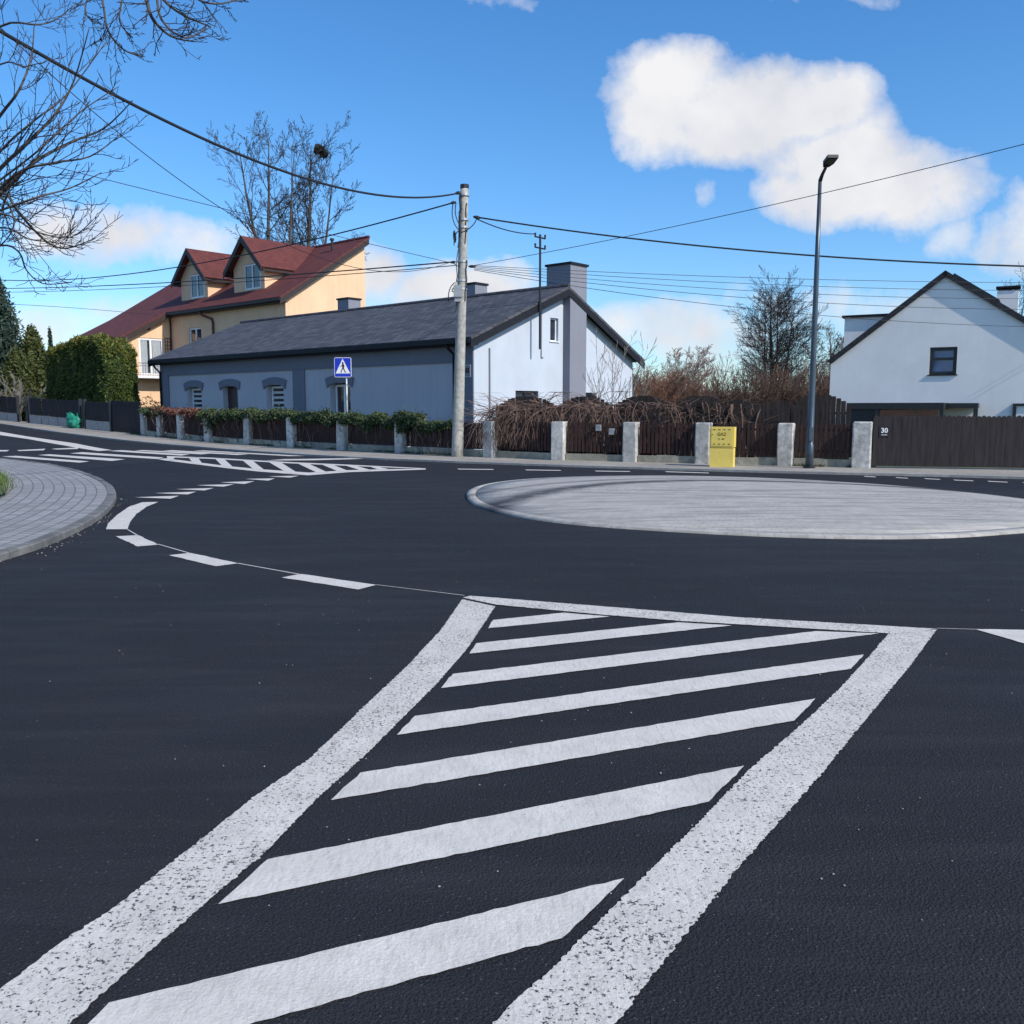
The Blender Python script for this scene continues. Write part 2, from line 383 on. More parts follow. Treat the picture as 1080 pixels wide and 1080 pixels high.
# ---------------------------------------------------------------- ground sheets, all cut along the same slope lines
import bmesh
def sheet(name, polys, material, zoff, uvs=None, thick=0.0, kind=True, parent=None):
    bm = bmesh.new()
    for pl in polys:
        vs = [bm.verts.new((p[0], p[1], 0)) for p in pl]
        try: bm.faces.new(vs)
        except ValueError: pass
    smax = max(p[0] * E.x + p[1] * E.y for pl in polys for p in pl)
    smin = min(p[0] * E.x + p[1] * E.y for pl in polys for p in pl)
    bm.normal_update()
    bmesh.ops.triangulate(bm, faces=[f for f in bm.faces if len(f.verts) > 4])
    if smax > 22:
        a = max(22, math.ceil(smin)); 
        for s in range(int(a), int(min(126, smax)) + 1):
            bmesh.ops.bisect_plane(bm, geom=bm.verts[:] + bm.edges[:] + bm.faces[:], plane_co=E * s, plane_no=E)
    for v in bm.verts: v.co.z = terr(v.co.x, v.co.y) + (zoff(v.co.x, v.co.y) if callable(zoff) else zoff)
    for f in bm.faces:
        f.normal_update()
        if f.normal.z < 0: f.normal_flip()
    if thick:
        r = bmesh.ops.extrude_face_region(bm, geom=bm.faces[:])
        for v in [x for x in r['geom'] if isinstance(x, bmesh.types.BMVert)]: v.co.z += thick
        bmesh.ops.recalc_face_normals(bm, faces=bm.faces[:])
    me = bpy.data.meshes.new(name); bm.to_mesh(me); bm.free()
    me.materials.append(material)
    ul = me.uv_layers.new(name='UVMap').data
    for lp in me.loops: ul[lp.index].uv = me.vertices[lp.vertex_index].co.xy
    o = bpy.data.objects.new(name, me); COL.objects.link(o)
    if parent: o.parent = parent
    elif kind: struct(o)
    return o
G0 = 700
sheet('ground', [[(-G0, -G0), (G0, -G0), (G0, G0), (-G0, G0)]], M['earth'], -0.10)

KERB = [(0, 447.5), (60, 456.5), (120, 464), (200, 471.5), (265, 477), (330, 481.3), (400, 485), (480, 488.3), (590, 492.3), (700, 495.8), (790, 498.3), (880, 500.6), (1000, 503.3), (1080, 505.5)]
kl = [g(u, v).xy for u, v in KERB]
dl = (kl[0] - kl[1]).normalized(); kl = [kl[0] + dl * 75] + kl
dr = (kl[-1] - kl[-2]).normalized(); kl = kl + [kl[-1] + dr * 60]
P518 = Vector((-0.66, 28.5, 0))
FA = Vector((1.41, 27.0, 0)); FB = Vector((9.2, 23.5, 0)); FD = (FB - FA).normalized()
GB = FB + Vector((0.974, -0.224, 0)) * 14
fence_path = [P518 + E * 110, P518 + E * 60, P518, FA, FB, GB, GB + Vector((0.974, -0.224, 0)) * 60]

road_poly = [(-60, -30), (70, -30)] + [tuple(p) for p in reversed(kl)] + [(-110, 60)]
sheet('road', [road_poly], M['asphalt'], 0.0)
def strip_between(a, b, n=60):   # two polylines resampled to quads
    def res(pl, n):
        L = [0]
        for i in range(1, len(pl)): L.append(L[-1] + (Vector(pl[i]) - Vector(pl[i - 1])).length)
        out = []
        for k in range(n + 1):
            d = L[-1] * k / n; i = 0
            while i < len(pl) - 2 and L[i + 1] < d: i += 1
            t = (d - L[i]) / max(1e-6, L[i + 1] - L[i]); out.append(Vector(pl[i]).lerp(Vector(pl[i + 1]), min(1, t)))
        return out
    A_, B_ = res(a, n), res(b, n)
    return [[A_[i], A_[i + 1], B_[i + 1], B_[i]] for i in range(n)]
def offset(pl, d):
    out = []
    for i, p in enumerate(pl):
        a = Vector(pl[max(0, i - 1)][:2]); b = Vector(pl[min(len(pl) - 1, i + 1)][:2])
        t = (b - a).normalized(); out.append(Vector(p[:2]) + Vector((-t.y, t.x)) * d)
    return out
kb = offset(kl, 0.16)
fp = [Vector(p[:2]) for p in offset([Vector(p[:2]) for p in fence_path], 0.35)]
def loopstrip(a, b): return [[a[i], a[i + 1], b[i + 1], b[i]] for i in range(len(a) - 1)]
sheet('kerb', loopstrip(kl, kb), M['kerb'], -0.05, thick=0.105)
# pavement between kerb and fence: quads from each kerb vertex to closest point on the fence line
def nearest(p, pl):
    best = None
    for i in range(len(pl) - 1):
        a, b = pl[i], pl[i + 1]; t = max(0, min(1, (p - a).dot(b - a) / (b - a).length_squared)); q = a.lerp(b, t)
        if best is None or (q - p).length < (best - p).length: best = q
    return best
sheet('pavement', loopstrip(kb, [nearest(p, fp) for p in kb]), M['walk'], 0.045)

# near pavement on the left
EDGE = [(-300, 700), (-120, 634), (0, 592), (30, 583.5), (50, 576), (70, 567.5), (90, 557.5), (104, 549), (114, 541), (121, 532), (123.5, 524), (119, 514), (106, 505), (86, 497.5), (60, 491), (35, 487.6), (10, 484.5), (-60, 478), (-160, 471.5)]
ed = [g(u, v).xy for u, v in EDGE]
def smooth(pl, it=2):
    for _ in range(it):
        q = [pl[0]]
        for i in range(len(pl) - 1): q += [pl[i].lerp(pl[i + 1], 0.25), pl[i].lerp(pl[i + 1], 0.75)]
        pl = q + [pl[-1]]
    return pl
ed = smooth(ed)
k1 = offset(ed, 0.14)
def kz(x, y): return 0.0
def rise(x, y):                      # dropped kerb at the crossing, full height round the corner
    t = max(0, min(1, (y - 15.0) / 6)); return 0.085 * (1 - t) + 0.03 * t
sheet('kerb', loopstrip(ed, k1), M['kerb'], lambda x, y: -0.03, thick=0.0)
def resample(pl, step):
    out = [pl[0].copy()]; acc = 0.0
    for i in range(len(pl) - 1):
        a, b = pl[i], pl[i + 1]; L = (b - a).length; d = step - acc
        while d <= L: out.append(a.lerp(b, d / L)); d += step
        acc = L - (d - step)
    return out
def kerb_solid():
    m = MB(); e = resample(ed, 0.5); k = offset(e, 0.14); n = len(e)
    for i in range(n - 1):
        a, b, c, d = e[i], e[i + 1], k[i + 1], k[i]; jt = rnd.uniform(-0.004, 0.004); js = rnd.uniform(-0.003, 0.003)
        g0, g1 = (0.012 if i % 2 == 0 else 0.0), (0.012 if i % 2 == 1 else 0.0)
        a, b = a.lerp(b, g0 / 0.5), b.lerp(a, g1 / 0.5); d, c = d.lerp(c, g0 / 0.5), c.lerp(d, g1 / 0.5)
        def P(p, h): return Vector((p.x, p.y, terr(p.x, p.y) + h + (jt if h > 0.01 else 0)))
        ha, hb = rise(*a), rise(*b)
        ia, ib = a.lerp(d, 0.14), b.lerp(c, 0.14)
        m.poly([P(a, -0.02), P(b, -0.02), P(b, hb - 0.018), P(a, ha - 0.018)])
        m.poly([P(a, ha - 0.018), P(b, hb - 0.018), P(ib, hb), P(ia, ha)])
        m.poly([P(ia, ha), P(ib, hb), P(c, hb), P(d, ha)])
        if g0: m.poly([P(a, -0.02), P(a, ha - 0.018), P(ia, ha), P(d, ha), P(d, -0.02)])
        if g1: m.poly([P(b, -0.02), P(b, hb - 0.018), P(ib, hb), P(c, hb), P(c, -0.02)])
    return struct(m.build('kerb', M['kerb_near'], smooth=False))
kerb_solid()
def paved():
    me = bpy.data.meshes.new('pavement'); vs = []; fs = []; uvv = []
    offs = [0.0] + [0.22 * k for k in range(1, 40, 3)]
    L = [0.0]
    for i in range(1, len(k1)): L.append(L[-1] + (k1[i] - k1[i - 1]).length)
    tot = len(k1)
    for o in offs:
        pl = offset(k1, o) if o else k1
        for i, p in enumerate(pl): vs.append((p.x, p.y, terr(p.x, p.y) + rise(p.x, p.y) - 0.006 + min(0.05, o * 0.01))); uvv.append((L[i], o))
    for a in range(len(offs) - 1):
        for i in range(tot - 1): fs.append((a * tot + i, a * tot + i + 1, (a + 1) * tot + i + 1, (a + 1) * tot + i))
    me.from_pydata(vs, [], fs); ul = me.uv_layers.new(name='UVMap').data
    for lp in me.loops: ul[lp.index].uv = uvv[lp.vertex_index]
    me.materials.append(M['pavers'])
    o = bpy.data.objects.new('pavement', me); COL.objects.link(o); struct(o)
paved()

# roundabout island
ISL = [(492, 523), (494.5, 518.5), (500, 515), (520, 510.3), (560, 506.3), (620, 504), (700, 503), (780, 504.8), (850, 507.8), (930, 512.8), (1000, 519), (1050, 524.4), (1080, 528.6)]
ISLb = [(494, 528), (503, 534.5), (515, 539), (546, 546), (580, 551.2), (630, 556), (716, 561.5), (780, 565), (850, 567.8), (920, 569), (980, 568.6), (1030, 566.5), (1080, 561.4)]
isl = [g(u, v).xy for u, v in ISL] + [Vector((9.08, 14.3)), Vector((8.95, 13.0)), Vector((8.1, 12.0))] + [g(u, v).xy for u, v in reversed(ISLb)]
cen = Vector((4.1, 15.9))
def island():
    n = 96; prof = []
    # fit radius per angle by ray casting against the measured outline
    for k in range(n):
        w = 2 * math.pi * k / n; d = Vector((math.cos(w), math.sin(w))); best = 0
        for i in range(len(isl)):
            a, b = isl[i] - cen, isl[(i + 1) % len(isl)] - cen
            den = d.x * (b - a).y - d.y * (b - a).x
            if abs(den) < 1e-9: continue
            t = (a.x * (b - a).y - a.y * (b - a).x) / den; s_ = (a.x * d.y - a.y * d.x) / den
            if t > 0 and -1e-6 <= s_ <= 1 + 1e-6: best = max(best, t)
        prof.append(best)
    for _ in range(4): prof = [(prof[k - 1] + 2 * prof[k] + prof[(k + 1) % n]) / 4 for k in range(n)]
    rings = [(0, -0.03), (0.0, 0.028), (0.06, 0.045), (0.15, 0.05), (0.158, 0.03), (0.185, 0.03), (0.193, 0.052), (0.7, 0.075), (1.5, 0.11), (3.0, 0.15), (4.4, 0.165)]
    me = bpy.data.meshes.new('roundabout_island'); vs = []; uvv = []; fs = []
    for inn, z in rings:
        for k in range(n + 1):
            w = 2 * math.pi * (k % n) / n; r = max(0.05, prof[k % n] - inn)
            vs.append((cen.x + math.cos(w) * r, cen.y + math.sin(w) * r, z)); uvv.append((2 * math.pi * k / n * 4.0, r))
    for a in range(len(rings) - 1):
        for k in range(n): q = n + 1; fs.append((a * q + k, a * q + k + 1, (a + 1) * q + k + 1, (a + 1) * q + k))
    q = n + 1; c = len(vs); vs.append((cen.x, cen.y, 0.168)); uvv.append((0, 0)); a = len(rings) - 1
    for k in range(n): fs.append((a * q + k, a * q + k + 1, c))
    me.from_pydata(vs, [], fs); ul = me.uv_layers.new(name='UVMap').data
    for lp in me.loops: ul[lp.index].uv = uvv[lp.vertex_index]
    me.materials.append(M['island']); me.polygons.foreach_set('use_smooth', [True] * len(me.polygons))
    o = bpy.data.objects.new('roundabout_island', me); COL.objects.link(o); struct(o)
island()

# ---------------------------------------------------------------- road markings (paint sheets 4-5 mm thick)
def ragged(pl, step, amp):
    out = []
    n = len(pl)
    for i in range(n):
        a, b = Vector(pl[i][:2]), Vector(pl[(i + 1) % n][:2]); L = (b - a).length; k = max(1, int(L / step)) if L < 30 else 1
        t = (b - a).normalized() if L > 0 else Vector((1, 0)); nn = Vector((-t.y, t.x))
        for j in range(k):
            p = a.lerp(b, j / k)
            out.append(p + (nn * rnd.gauss(0, amp) if j else Vector((0, 0))))
    return out
def mark(name, quads, m='paint', amp=0.0, step=0.05, z=0.005):
    ps = []
    for q in quads:
        w = [g(u, v).xy if not isinstance(u, Vector) else u for u, v in q]
        ps.append(ragged(w, step, amp) if amp else w)
    return sheet(name, ps, M[m], z)
# big hatched island in front of the camera
Lb = [(487.5, 632.5), (465, 665), (430, 702.5), (385, 745), (325, 802.5), (270, 840), (220, 880), (175, 915), (125, 955), (65, 995), (0, 1045), (-80, 1105)]
Lr = [(522.5, 640), (492.5, 685), (460, 722.5), (430, 752.5), (385, 797.5), (330, 847.5), (280, 900), (215, 955), (135, 1025), (75, 1080), (35, 1118)]
Rl = [(937.5, 668.7), (912.5, 697.5), (885, 727.5), (840, 770), (790, 812.5), (740, 865), (685, 920), (630, 975), (580, 1025), (540, 1060), (500, 1105)]
Rr = [(988, 664.5), (960, 702.5), (915, 757.5), (870, 812.5), (820, 870), (775, 920), (740, 965), (685, 1035), (650, 1080), (628, 1115)]
def G(l): return [g(u, v).xy for u, v in l]
lb, lr, rl, rr_ = G(Lb), G(Lr), G(Rl), G(Rr)
mark('road_marking', [[(p, 0) for p in lb + lr[::-1]], [(p, 0) for p in rl + rr_[::-1]]], 'paint_rough', 0.0028, 0.011)
# the two bars go on behind the camera to their common tip
tip = Vector((-0.62, 0.2))
mark('road_marking', [[(p, 0) for p in (lb[-1], lr[-1], tip + Vector((0.1, 0.1)), tip + Vector((-0.1, -0.2)))],
                      [(p, 0) for p in (rl[-1], rr_[-1], tip + Vector((0.25, -0.25)), tip + Vector((0.0, 0.0)))]], 'paint_rough', 0.0028, 0.011)
mark('road_marking', [[(496, 629), (780, 651.8), (988, 664), (960, 668), (941, 669), (863, 664.3), (780, 659.3), (716, 655.6), (635.5, 649), (523, 638.4), (488, 631)]], 'paint_rough', 0.0025, 0.03, 0.0065)
mark('road_marking', [
    [(520, 654.5), (594, 646.8), (643, 650.8), (514.7, 663.2)],
    [(502.5, 679), (715, 657), (772, 660.2), (495, 690)],
    [(477.5, 711.5), (860, 666.3), (927.5, 668.7), (465, 726.5)],
    [(437.5, 756), (911, 691), (897.5, 706), (418.5, 776)],
    [(380, 816), (860, 737.5), (837.5, 761), (349, 845)],
    [(282.5, 907.5), (785, 808.5), (747.5, 846.5), (230, 955)],
    [(115, 1059), (658.5, 927.5), (592.5, 991), (30, 1146)]], 'paint', 0.002, 0.04)
q0, q1, q3 = g(1028, 664).xy, g(1150, 666).xy, g(1110, 688).xy
mark('road_marking', [[(q0, 0), (q1, 0), (q1 + (q3 - q0), 0), (q3, 0)]], 'paint', 0.002, 0.05)
q0 = q0 + (q1 - q0) * 2; q3 = q3 + (q1 - g(1028, 664).xy) * 2; q1 = q0 + (q1 - g(1028, 664).xy)
mark('road_marking', [[(q0, 0), (q1, 0), (q1 + (q3 - q0), 0), (q3, 0)]], 'paint', 0.002, 0.05)
# thin setting-out line left by the road crew
mark('road_marking', [[(134, 558), (146, 565), (145, 565.6), (133.4, 558.4)], [(167, 574), (201, 583.7), (200, 584.2), (166.6, 574.5)],
                      [(251, 594.2), (317, 606), (316, 606.5), (250.6, 594.7)], [(397, 617), (490, 628.3), (489.8, 628.6), (396.8, 617.3)], [(988, 663), (1030, 664.2), (1030, 664.5), (988, 663.3)]], 'paint', 0)
# dashes and curve round the circle
mark('road_marking', [[(112, 558.5), (114, 552.5), (123, 543.7), (136, 534.8), (150, 530), (167, 529.6), (155, 534.5), (143, 543), (136.5, 552), (134.5, 558.5)],
     [(122, 566), (146, 564.8), (167, 574.8), (145, 576.7)], [(178, 586), (201, 583.6), (251, 594.5), (228, 597.6)], [(297, 609.6), (317, 605.8), (397, 617.3), (378, 622.2)]], 'paint', 0.004, 0.1)
mark('road_marking', [
    [(142, 524.7), (189, 523.1), (180, 526.2)], [(163, 520.3), (207, 518.8), (198, 521.7)], [(185.5, 516.1), (225.5, 514.9), (215.5, 517.5)],
    [(207, 511.9), (247, 510.9), (236, 513.5)], [(232.5, 508.9), (268.6, 507.6), (258, 510.6)], [(258.5, 505.3), (290, 504.7), (283, 507.1)], [(283, 502.6), (315.5, 501.9), (306, 503.9)]], 'paint', 0)
# hatched triangle further up the road: frame and bars
mark('road_marking', [
    [(165, 484), (173, 485.6), (240, 494), (272, 497.4), (325, 501.5), (368.5, 498.1), (449, 495.4), (449, 494.5), (405, 495), (368, 496), (326, 498.6), (272, 494.8), (240, 491.7), (176, 483.6)],
    ], 'paint', 0)
mark('road_marking', [[(176, 481.2), (224, 482.9), (296, 487.1), (368, 490.3), (449, 494.2), (449, 494.9), (368, 491.6), (296, 488.4), (224, 484.2), (176, 482.4)]], 'paint', 0, z=0.0065)
mark('road_marking', [
    [(176, 482), (185, 482.3), (182, 485), (177, 484.5)],
    [(199, 482.9), (209, 483.2), (214, 490), (204, 489.2)],
    [(226.5, 483.6), (236, 484), (246, 493), (235, 492.2)],
    [(255.5, 485.6), (266, 486), (279, 496), (267.5, 495.2)],
    [(283, 487.3), (296, 487.8), (315, 499.8), (303, 499)],
    [(313, 488.6), (325, 489), (346, 498.8), (334, 498.6)],
    [(338.5, 489.8), (350.5, 490.2), (368, 497.2), (357, 497.6)],
    [(364, 491.2), (375.5, 491.6), (392, 496.2), (381, 496.5)],
    [(390, 492.3), (399, 492.7), (412, 495.4), (400, 495.8)]], 'paint', 0, z=0.008)
# zebra crossing
mark('road_marking', [
    [(13, 486), (22, 486), (54, 489.3), (29, 490.7)], [(2, 481.6), (17, 480.9), (94, 486.7), (84, 488.1)], [(40, 480), (52, 479.2), (132, 484.5), (118, 486.3)],
    [(74, 478.2), (87, 477), (173, 482.6), (165, 484.2)], [(114, 475.6), (128, 474.9), (200, 479.4), (191, 480.6)], [(142, 475.3), (151, 474.8), (222, 478.4), (212, 479.3)],
    [(171, 475.5), (182, 474.9), (262, 479.3), (250, 480.0)], [(204, 475.6), (214, 475.1), (322, 481.0), (305, 481.2)]], 'paint', 0)
mark('road_marking', [[(0, 455.4), (29, 460.4), (80, 467.8), (118, 474.8), (104, 475.8), (70, 470.3), (29, 463), (0, 458.9)], [(-90, 438), (0, 455.4), (0, 457.6), (-90, 440)],
    [(-20, 474.8), (10, 474.8), (7, 476.2), (-23, 476.2)], [(18, 474.9), (48, 473.4), (46, 475), (20, 475.8)], [(54, 473.5), (83, 472), (82, 473.6), (60, 474.2)],
    [(280, 485.9), (300, 484.4), (388, 483.1), (390, 483.9), (330, 485.6)]], 'paint', 0)
dash = [(482, 520, 494.5, 495.3), (553.5, 591, 495.4, 496.3), (627, 664, 496.6, 497.4), (701, 747, 497.3, 499.0), (910.6, 923, 502.2, 503.2), (944, 957, 503.5, 504.6), (974.5, 991, 504.6, 505.8), (1005, 1026, 506.1, 507.3), (1041, 1062, 507.4, 508.7), (1078, 1100, 508.8, 510.2)]
mark('road_marking', [[(a, v0), (b, v1 - 0.3), (b + 1, v1 + 0.35), (a + 2, v0 + 0.75)] for a, b, v0, v1 in dash], 'paint', 0)

# ---------------------------------------------------------------- small helpers for buildings
def wall(m, fr, x0, x1, zb, top, holes=(), depth=0.2, mi=0, rmi=0):
    """vertical wall along fr.ex, outward fr.ey; top: list of (x,z) breakpoints; holes: (x0,x1,z0,z1)"""
    def tz(x):
        for i in range(len(top) - 1):
            if top[i][0] - 1e-6 <= x <= top[i + 1][0] + 1e-6:
                t = (x - top[i][0]) / max(1e-9, top[i + 1][0] - top[i][0]); return top[i][1] * (1 - t) + top[i + 1][1] * t
        return top[-1][1]
    xs = sorted({round(x, 4) for x in [x0, x1] + [t[0] for t in top if x0 < t[0] < x1] + [h[0] for h in holes] + [h[1] for h in holes]})
    for a, b in zip(xs[:-1], xs[1:]):
        hs = sorted([h for h in holes if h[0] < (a + b) / 2 < h[1]], key=lambda h: h[2])
        z = zb
        for h in hs:
            m.poly([fr(a, 0, z), fr(b, 0, z), fr(b, 0, h[2]), fr(a, 0, h[2])], mi); z = h[3]
        m.poly([fr(a, 0, z), fr(b, 0, z), fr(b, 0, tz(b)), fr(a, 0, tz(a))], mi)
    for h in holes:
        a, b, c, d = h
        for q in ([(a, c), (a, d)], [(b, d), (b, c)], [(a, d), (b, d)], [(b, c), (a, c)]):
            (p, r), (p2, r2) = q
            m.poly([fr(p, 0, r), fr(p2, 0, r2), fr(p2, -depth, r2), fr(p, -depth, r)], rmi)
def window(parent, fr, x0, x1, z0, z1, rec=0.12, mull=(), trans=(), fm='white_pvc', gm='glass', fw=0.07, label=None, name='window', sill=True, curtain=False, blinds=False):
    m = MB(); d0, d1 = -rec - 0.03, -rec + 0.05
    m.box(x0, x0 + fw, d0, d1, z0, z1, fr); m.box(x1 - fw, x1, d0, d1, z0, z1, fr)
    m.box(x0 + fw, x1 - fw, d0, d1, z0, z0 + fw, fr); m.box(x0 + fw, x1 - fw, d0, d1, z1 - fw, z1, fr)
    for t in mull: m.box(t - fw * 0.6, t + fw * 0.6, d0, d1 + 0.01, z0 + fw, z1 - fw, fr)
    for t in trans: m.box(x0 + fw, x1 - fw, d0, d1 + 0.005, t - fw * 0.4, t + fw * 0.4, fr)
    w = m.build(name, M[fm], parent)
    if label: w['label'] = label
    p = MB(); p.box(x0 + fw * 0.5, x1 - fw * 0.5, -rec - 0.012, -rec, z0 + fw * 0.5, z1 - fw * 0.5, fr); p.build('pane', M[gm], w)
    if curtain:
        c = MB(); n = 28
        for a, b in curtain:
            for i in range(n):
                xa = a + (b - a) * i / n; xb = a + (b - a) * (i + 1) / n
                c.poly([fr(xa, -rec + 0.005 + 0.006 * (i % 2), z0 + fw), fr(xb, -rec + 0.005 + 0.006 * ((i + 1) % 2), z0 + fw), fr(xb, -rec + 0.005 + 0.006 * ((i + 1) % 2), z1 - fw), fr(xa, -rec + 0.005 + 0.006 * (i % 2), z1 - fw)])
        c.build('curtain', M['curtain'], w)
    if blinds:
        c = MB(); z = z0 + fw + 0.05
        while z < z1 - fw - 0.1:
            c.box(x0 + fw, x1 - fw, -rec + 0.003, -rec + 0.03, z, z + 0.11, fr); z += 0.24
        c.build('blind', M['blind'], w)
    if sill:
        s = MB(); s.box(x0 - 0.06, x1 + 0.06, -rec, 0.05, z0 - 0.04, z0 - 0.003, fr); s.build('sill', M['fascia'] if fm != 'white_pvc' else M[fm], w)
    return w
def text_mesh(txt, size, fr, name, m, parent, ext=0.004, align='CENTER'):
    cu = bpy.data.curves.new('t', 'FONT'); cu.body = txt; cu.size = size; cu.align_x = align; cu.align_y = 'CENTER'; cu.extrude = ext; cu.offset = size * 0.022
    o = bpy.data.objects.new('t', cu); COL.objects.link(o)
    dg = bpy.context.evaluated_depsgraph_get(); me = bpy.data.meshes.new_from_object(o.evaluated_get(dg))
    bpy.data.objects.remove(o)
    off = parent.location
    p = parent
    off = Vector(p.location)
    while p.parent: p = p.parent; off += p.location
    for v in me.vertices: v.co = fr(v.co.x, v.co.z, v.co.y) - off
    me.materials.clear(); me.materials.append(m)
    ob = bpy.data.objects.new(name, me); COL.objects.link(ob); ob.parent = parent
    return ob

# ================================================================ GREY HOUSE
A = Vector((-1.42, 34.03, 0))
def Fp(e, n, z=0): return A + E * e + N * n + Z * z
gh = thing('grey_house', 'long low blue-grey house with grey shingle roof behind the ivy fence', 'house', A)
fac = Fr(A, E, -N); gab = Fr(A, N, -E)
LEN = 23.7; WID = 10.5; RN = 5.25; ZR = 6.55; ZF = 4.2; ZB = 3.78
def rz(n): return ZF + (ZR - ZF) * (n + 0.5) / (RN + 0.5) if n <= RN else ZR + (ZB - ZR) * (n - RN) / (10.95 - RN)
wins = [(19.55, 21.0), (16.15, 17.5), (12.25, 13.65), (7.35, 8.75)]
m = MB()
holes = [(a, b, 0.9, 2.66) for a, b in wins]
wall(m, fac, 0, LEN, -0.3, [(0, rz(0) - 0.24), (LEN, rz(0) - 0.24)], holes, 0.34)
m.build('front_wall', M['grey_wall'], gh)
m = MB()
gt = 0.24
holes = [(2.35, 3.75, 1.2, 2.27), (6.85, 7.75, 1.2, 2.25), (4.5, 5.02, 4.3, 5.25)]
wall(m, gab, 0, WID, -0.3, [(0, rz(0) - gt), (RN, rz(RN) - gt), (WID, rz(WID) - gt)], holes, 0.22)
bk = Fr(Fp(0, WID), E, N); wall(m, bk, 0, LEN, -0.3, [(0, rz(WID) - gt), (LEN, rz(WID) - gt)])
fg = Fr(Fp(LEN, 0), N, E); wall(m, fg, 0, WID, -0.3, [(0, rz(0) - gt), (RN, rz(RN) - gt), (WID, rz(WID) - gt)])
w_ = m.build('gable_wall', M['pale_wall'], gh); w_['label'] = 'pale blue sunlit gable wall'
for i, (a, b) in enumerate(wins):
    if i == 1: 
        d = MB(); d.box(a, b, -0.34, -0.28, 0.9, 2.66, fac); d.build('door', M['brown_door'], gh)['label'] = 'dark brown recessed door'
    else: window(gh, fac, a + 0.05, b - 0.05, 0.92, 2.6, 0.30, mull=((a + b) / 2,) if i == 3 else (), blinds=(i != 3), label='white window with grey roller blind' if i != 3 else 'white window with dark panes', fw=0.09)
window(gh, gab, 2.37, 3.73, 1.22, 2.25, 0.12, mull=(3.0,), fm='black_frame'); window(gh, gab, 6.87, 7.73, 1.22, 2.23, 0.12, fm='black_frame')
window(gh, gab, 4.51, 5.01, 4.31, 5.24, 0.16, fm='white_pvc', fw=0.05)
# lintels, frieze, pilasters, plinth
for a, b in wins:
    c = (a + b) / 2; hw = 0.98; n = 10; top = []; bot = []
    for k in range(n + 1):
        t = -1 + 2 * k / n
        top.append((c + t * hw, 3.02 - 0.16 * t * t)); bot.append((c + t * (hw - 0.12), 2.69 - 0.16 * abs(t) ** 2.0 - (0.06 if abs(t) > 0.95 else 0)))
    m = MB()
    for k in range(n): m.prism([fac(bot[k][0], 0.07, bot[k][1]), fac(bot[k + 1][0], 0.07, bot[k + 1][1]), fac(top[k + 1][0], 0.07, top[k + 1][1]), fac(top[k][0], 0.07, top[k][1])], N * 0.068)
    m.build('lintel', M['grey_dark'], gh)
m = MB()
m.box(-0.0, LEN, 0.002, 0.06, 3.36, rz(0) - 0.26, fac)
m.box(0.85, LEN - 0.9, 0.002, 0.085, 3.31, 3.357, fac)
m.build('frieze', M['grey_dark'], gh)
for a, b in ((0.0, 0.84), (10.55, 11.45), (LEN - 0.85, LEN)):
    m = MB(); m.box(a, b, 0.002, 0.058, -0.2, 3.355, fac); m.build('pilaster', M['grey_dark'], gh)
# roof
m = MB()
e0, e1 = -0.38, LEN + 0.35
m.slab([Fp(e0, -0.55, rz(-0.55)), Fp(e1, -0.55, rz(-0.55)), Fp(e1, RN, ZR), Fp(e0, RN, ZR)], 0.1)
m.slab([Fp(e0, RN, ZR), Fp(e1, RN, ZR), Fp(e1, 10.95, ZB), Fp(e0, 10.95, ZB)], 0.1)
rf = m.build('roof', M['grey_roof'], gh)
m = MB()
for (n0, n1) in ((-0.55, RN), (RN, 10.95)):
    for ee, w in ((e0, 0.05), (e1 - 0.05, 0.05)):
        p = [Fp(ee, n0, rz(n0) - 0.12), Fp(ee, n1, rz(n1) - 0.12), Fp(ee, n1, rz(n1) - 0.40), Fp(ee, n0, rz(n0) - 0.40)]
        m.prism(p, E * w)
m.box(e0 + 0.06, e1 - 0.06, 0.46, 0.60, 3.96, 4.12, fac)          # gutter
m.box(e0 + 0.06, e1 - 0.06, 0.10, 0.44, 3.90, 3.95, fac)          # soffit
m.build('fascia', M['fascia'], gh)
m = MB(); m.tube([fac(LEN - 0.1, 0.52, 3.98), fac(LEN - 0.12, 0.4, 3.75), fac(LEN - 0.14, 0.14, 3.5), fac(LEN - 0.14, 0.13, 0.1)], 0.055, 8); m.build('downpipe', M['fascia'], gh, smooth=True); m = MB()
m.tube([fac(0.95, 0.52, 3.98), fac(0.95, 0.4, 3.8), fac(0.93, 0.13, 3.6), fac(0.93, 0.13, 0.1)], 0.055, 8)
m.build('downpipe', M['fascia'], gh, smooth=True)
m = MB(); m.tube([Fp(e0, RN, ZR + 0.02), Fp(e1, RN, ZR + 0.02)], 0.09, 8); m.build('ridge_cap', M['grey_roof'], rf)
# big outside chimney, small ridge chimneys
def chimney(fr, x0, x1, y0, y1, z0, z1, mm, parent, cap=0.07):
    m = MB(); m.box(x0, x1, y0, y1, z0, z1, fr); c = m.build('chimney', mm, parent)
    m = MB(); m.box(x0 - cap, x1 + cap, y0 - cap, y1 + cap, z1 + 0.002, z1 + 0.09, fr); m.build('chimney_cap', M['fascia'], c); return c
chimney(gab, 5.35, 6.47, -0.9, 0.36, -0.2, 7.45, M['chim_grey'], gh, 0.06)
chimney(Fr(Fp(0, 5.9), E, -N), 5.2, 5.95, -0.4, 0.4, 5.4, 7.15, M['chim_grey'], gh, 0.05)
chimney(Fr(Fp(0, 5.9), E, -N), 14.3, 15.2, -0.4, 0.4, 5.4, 7.2, M['chim_grey'], gh, 0.05)
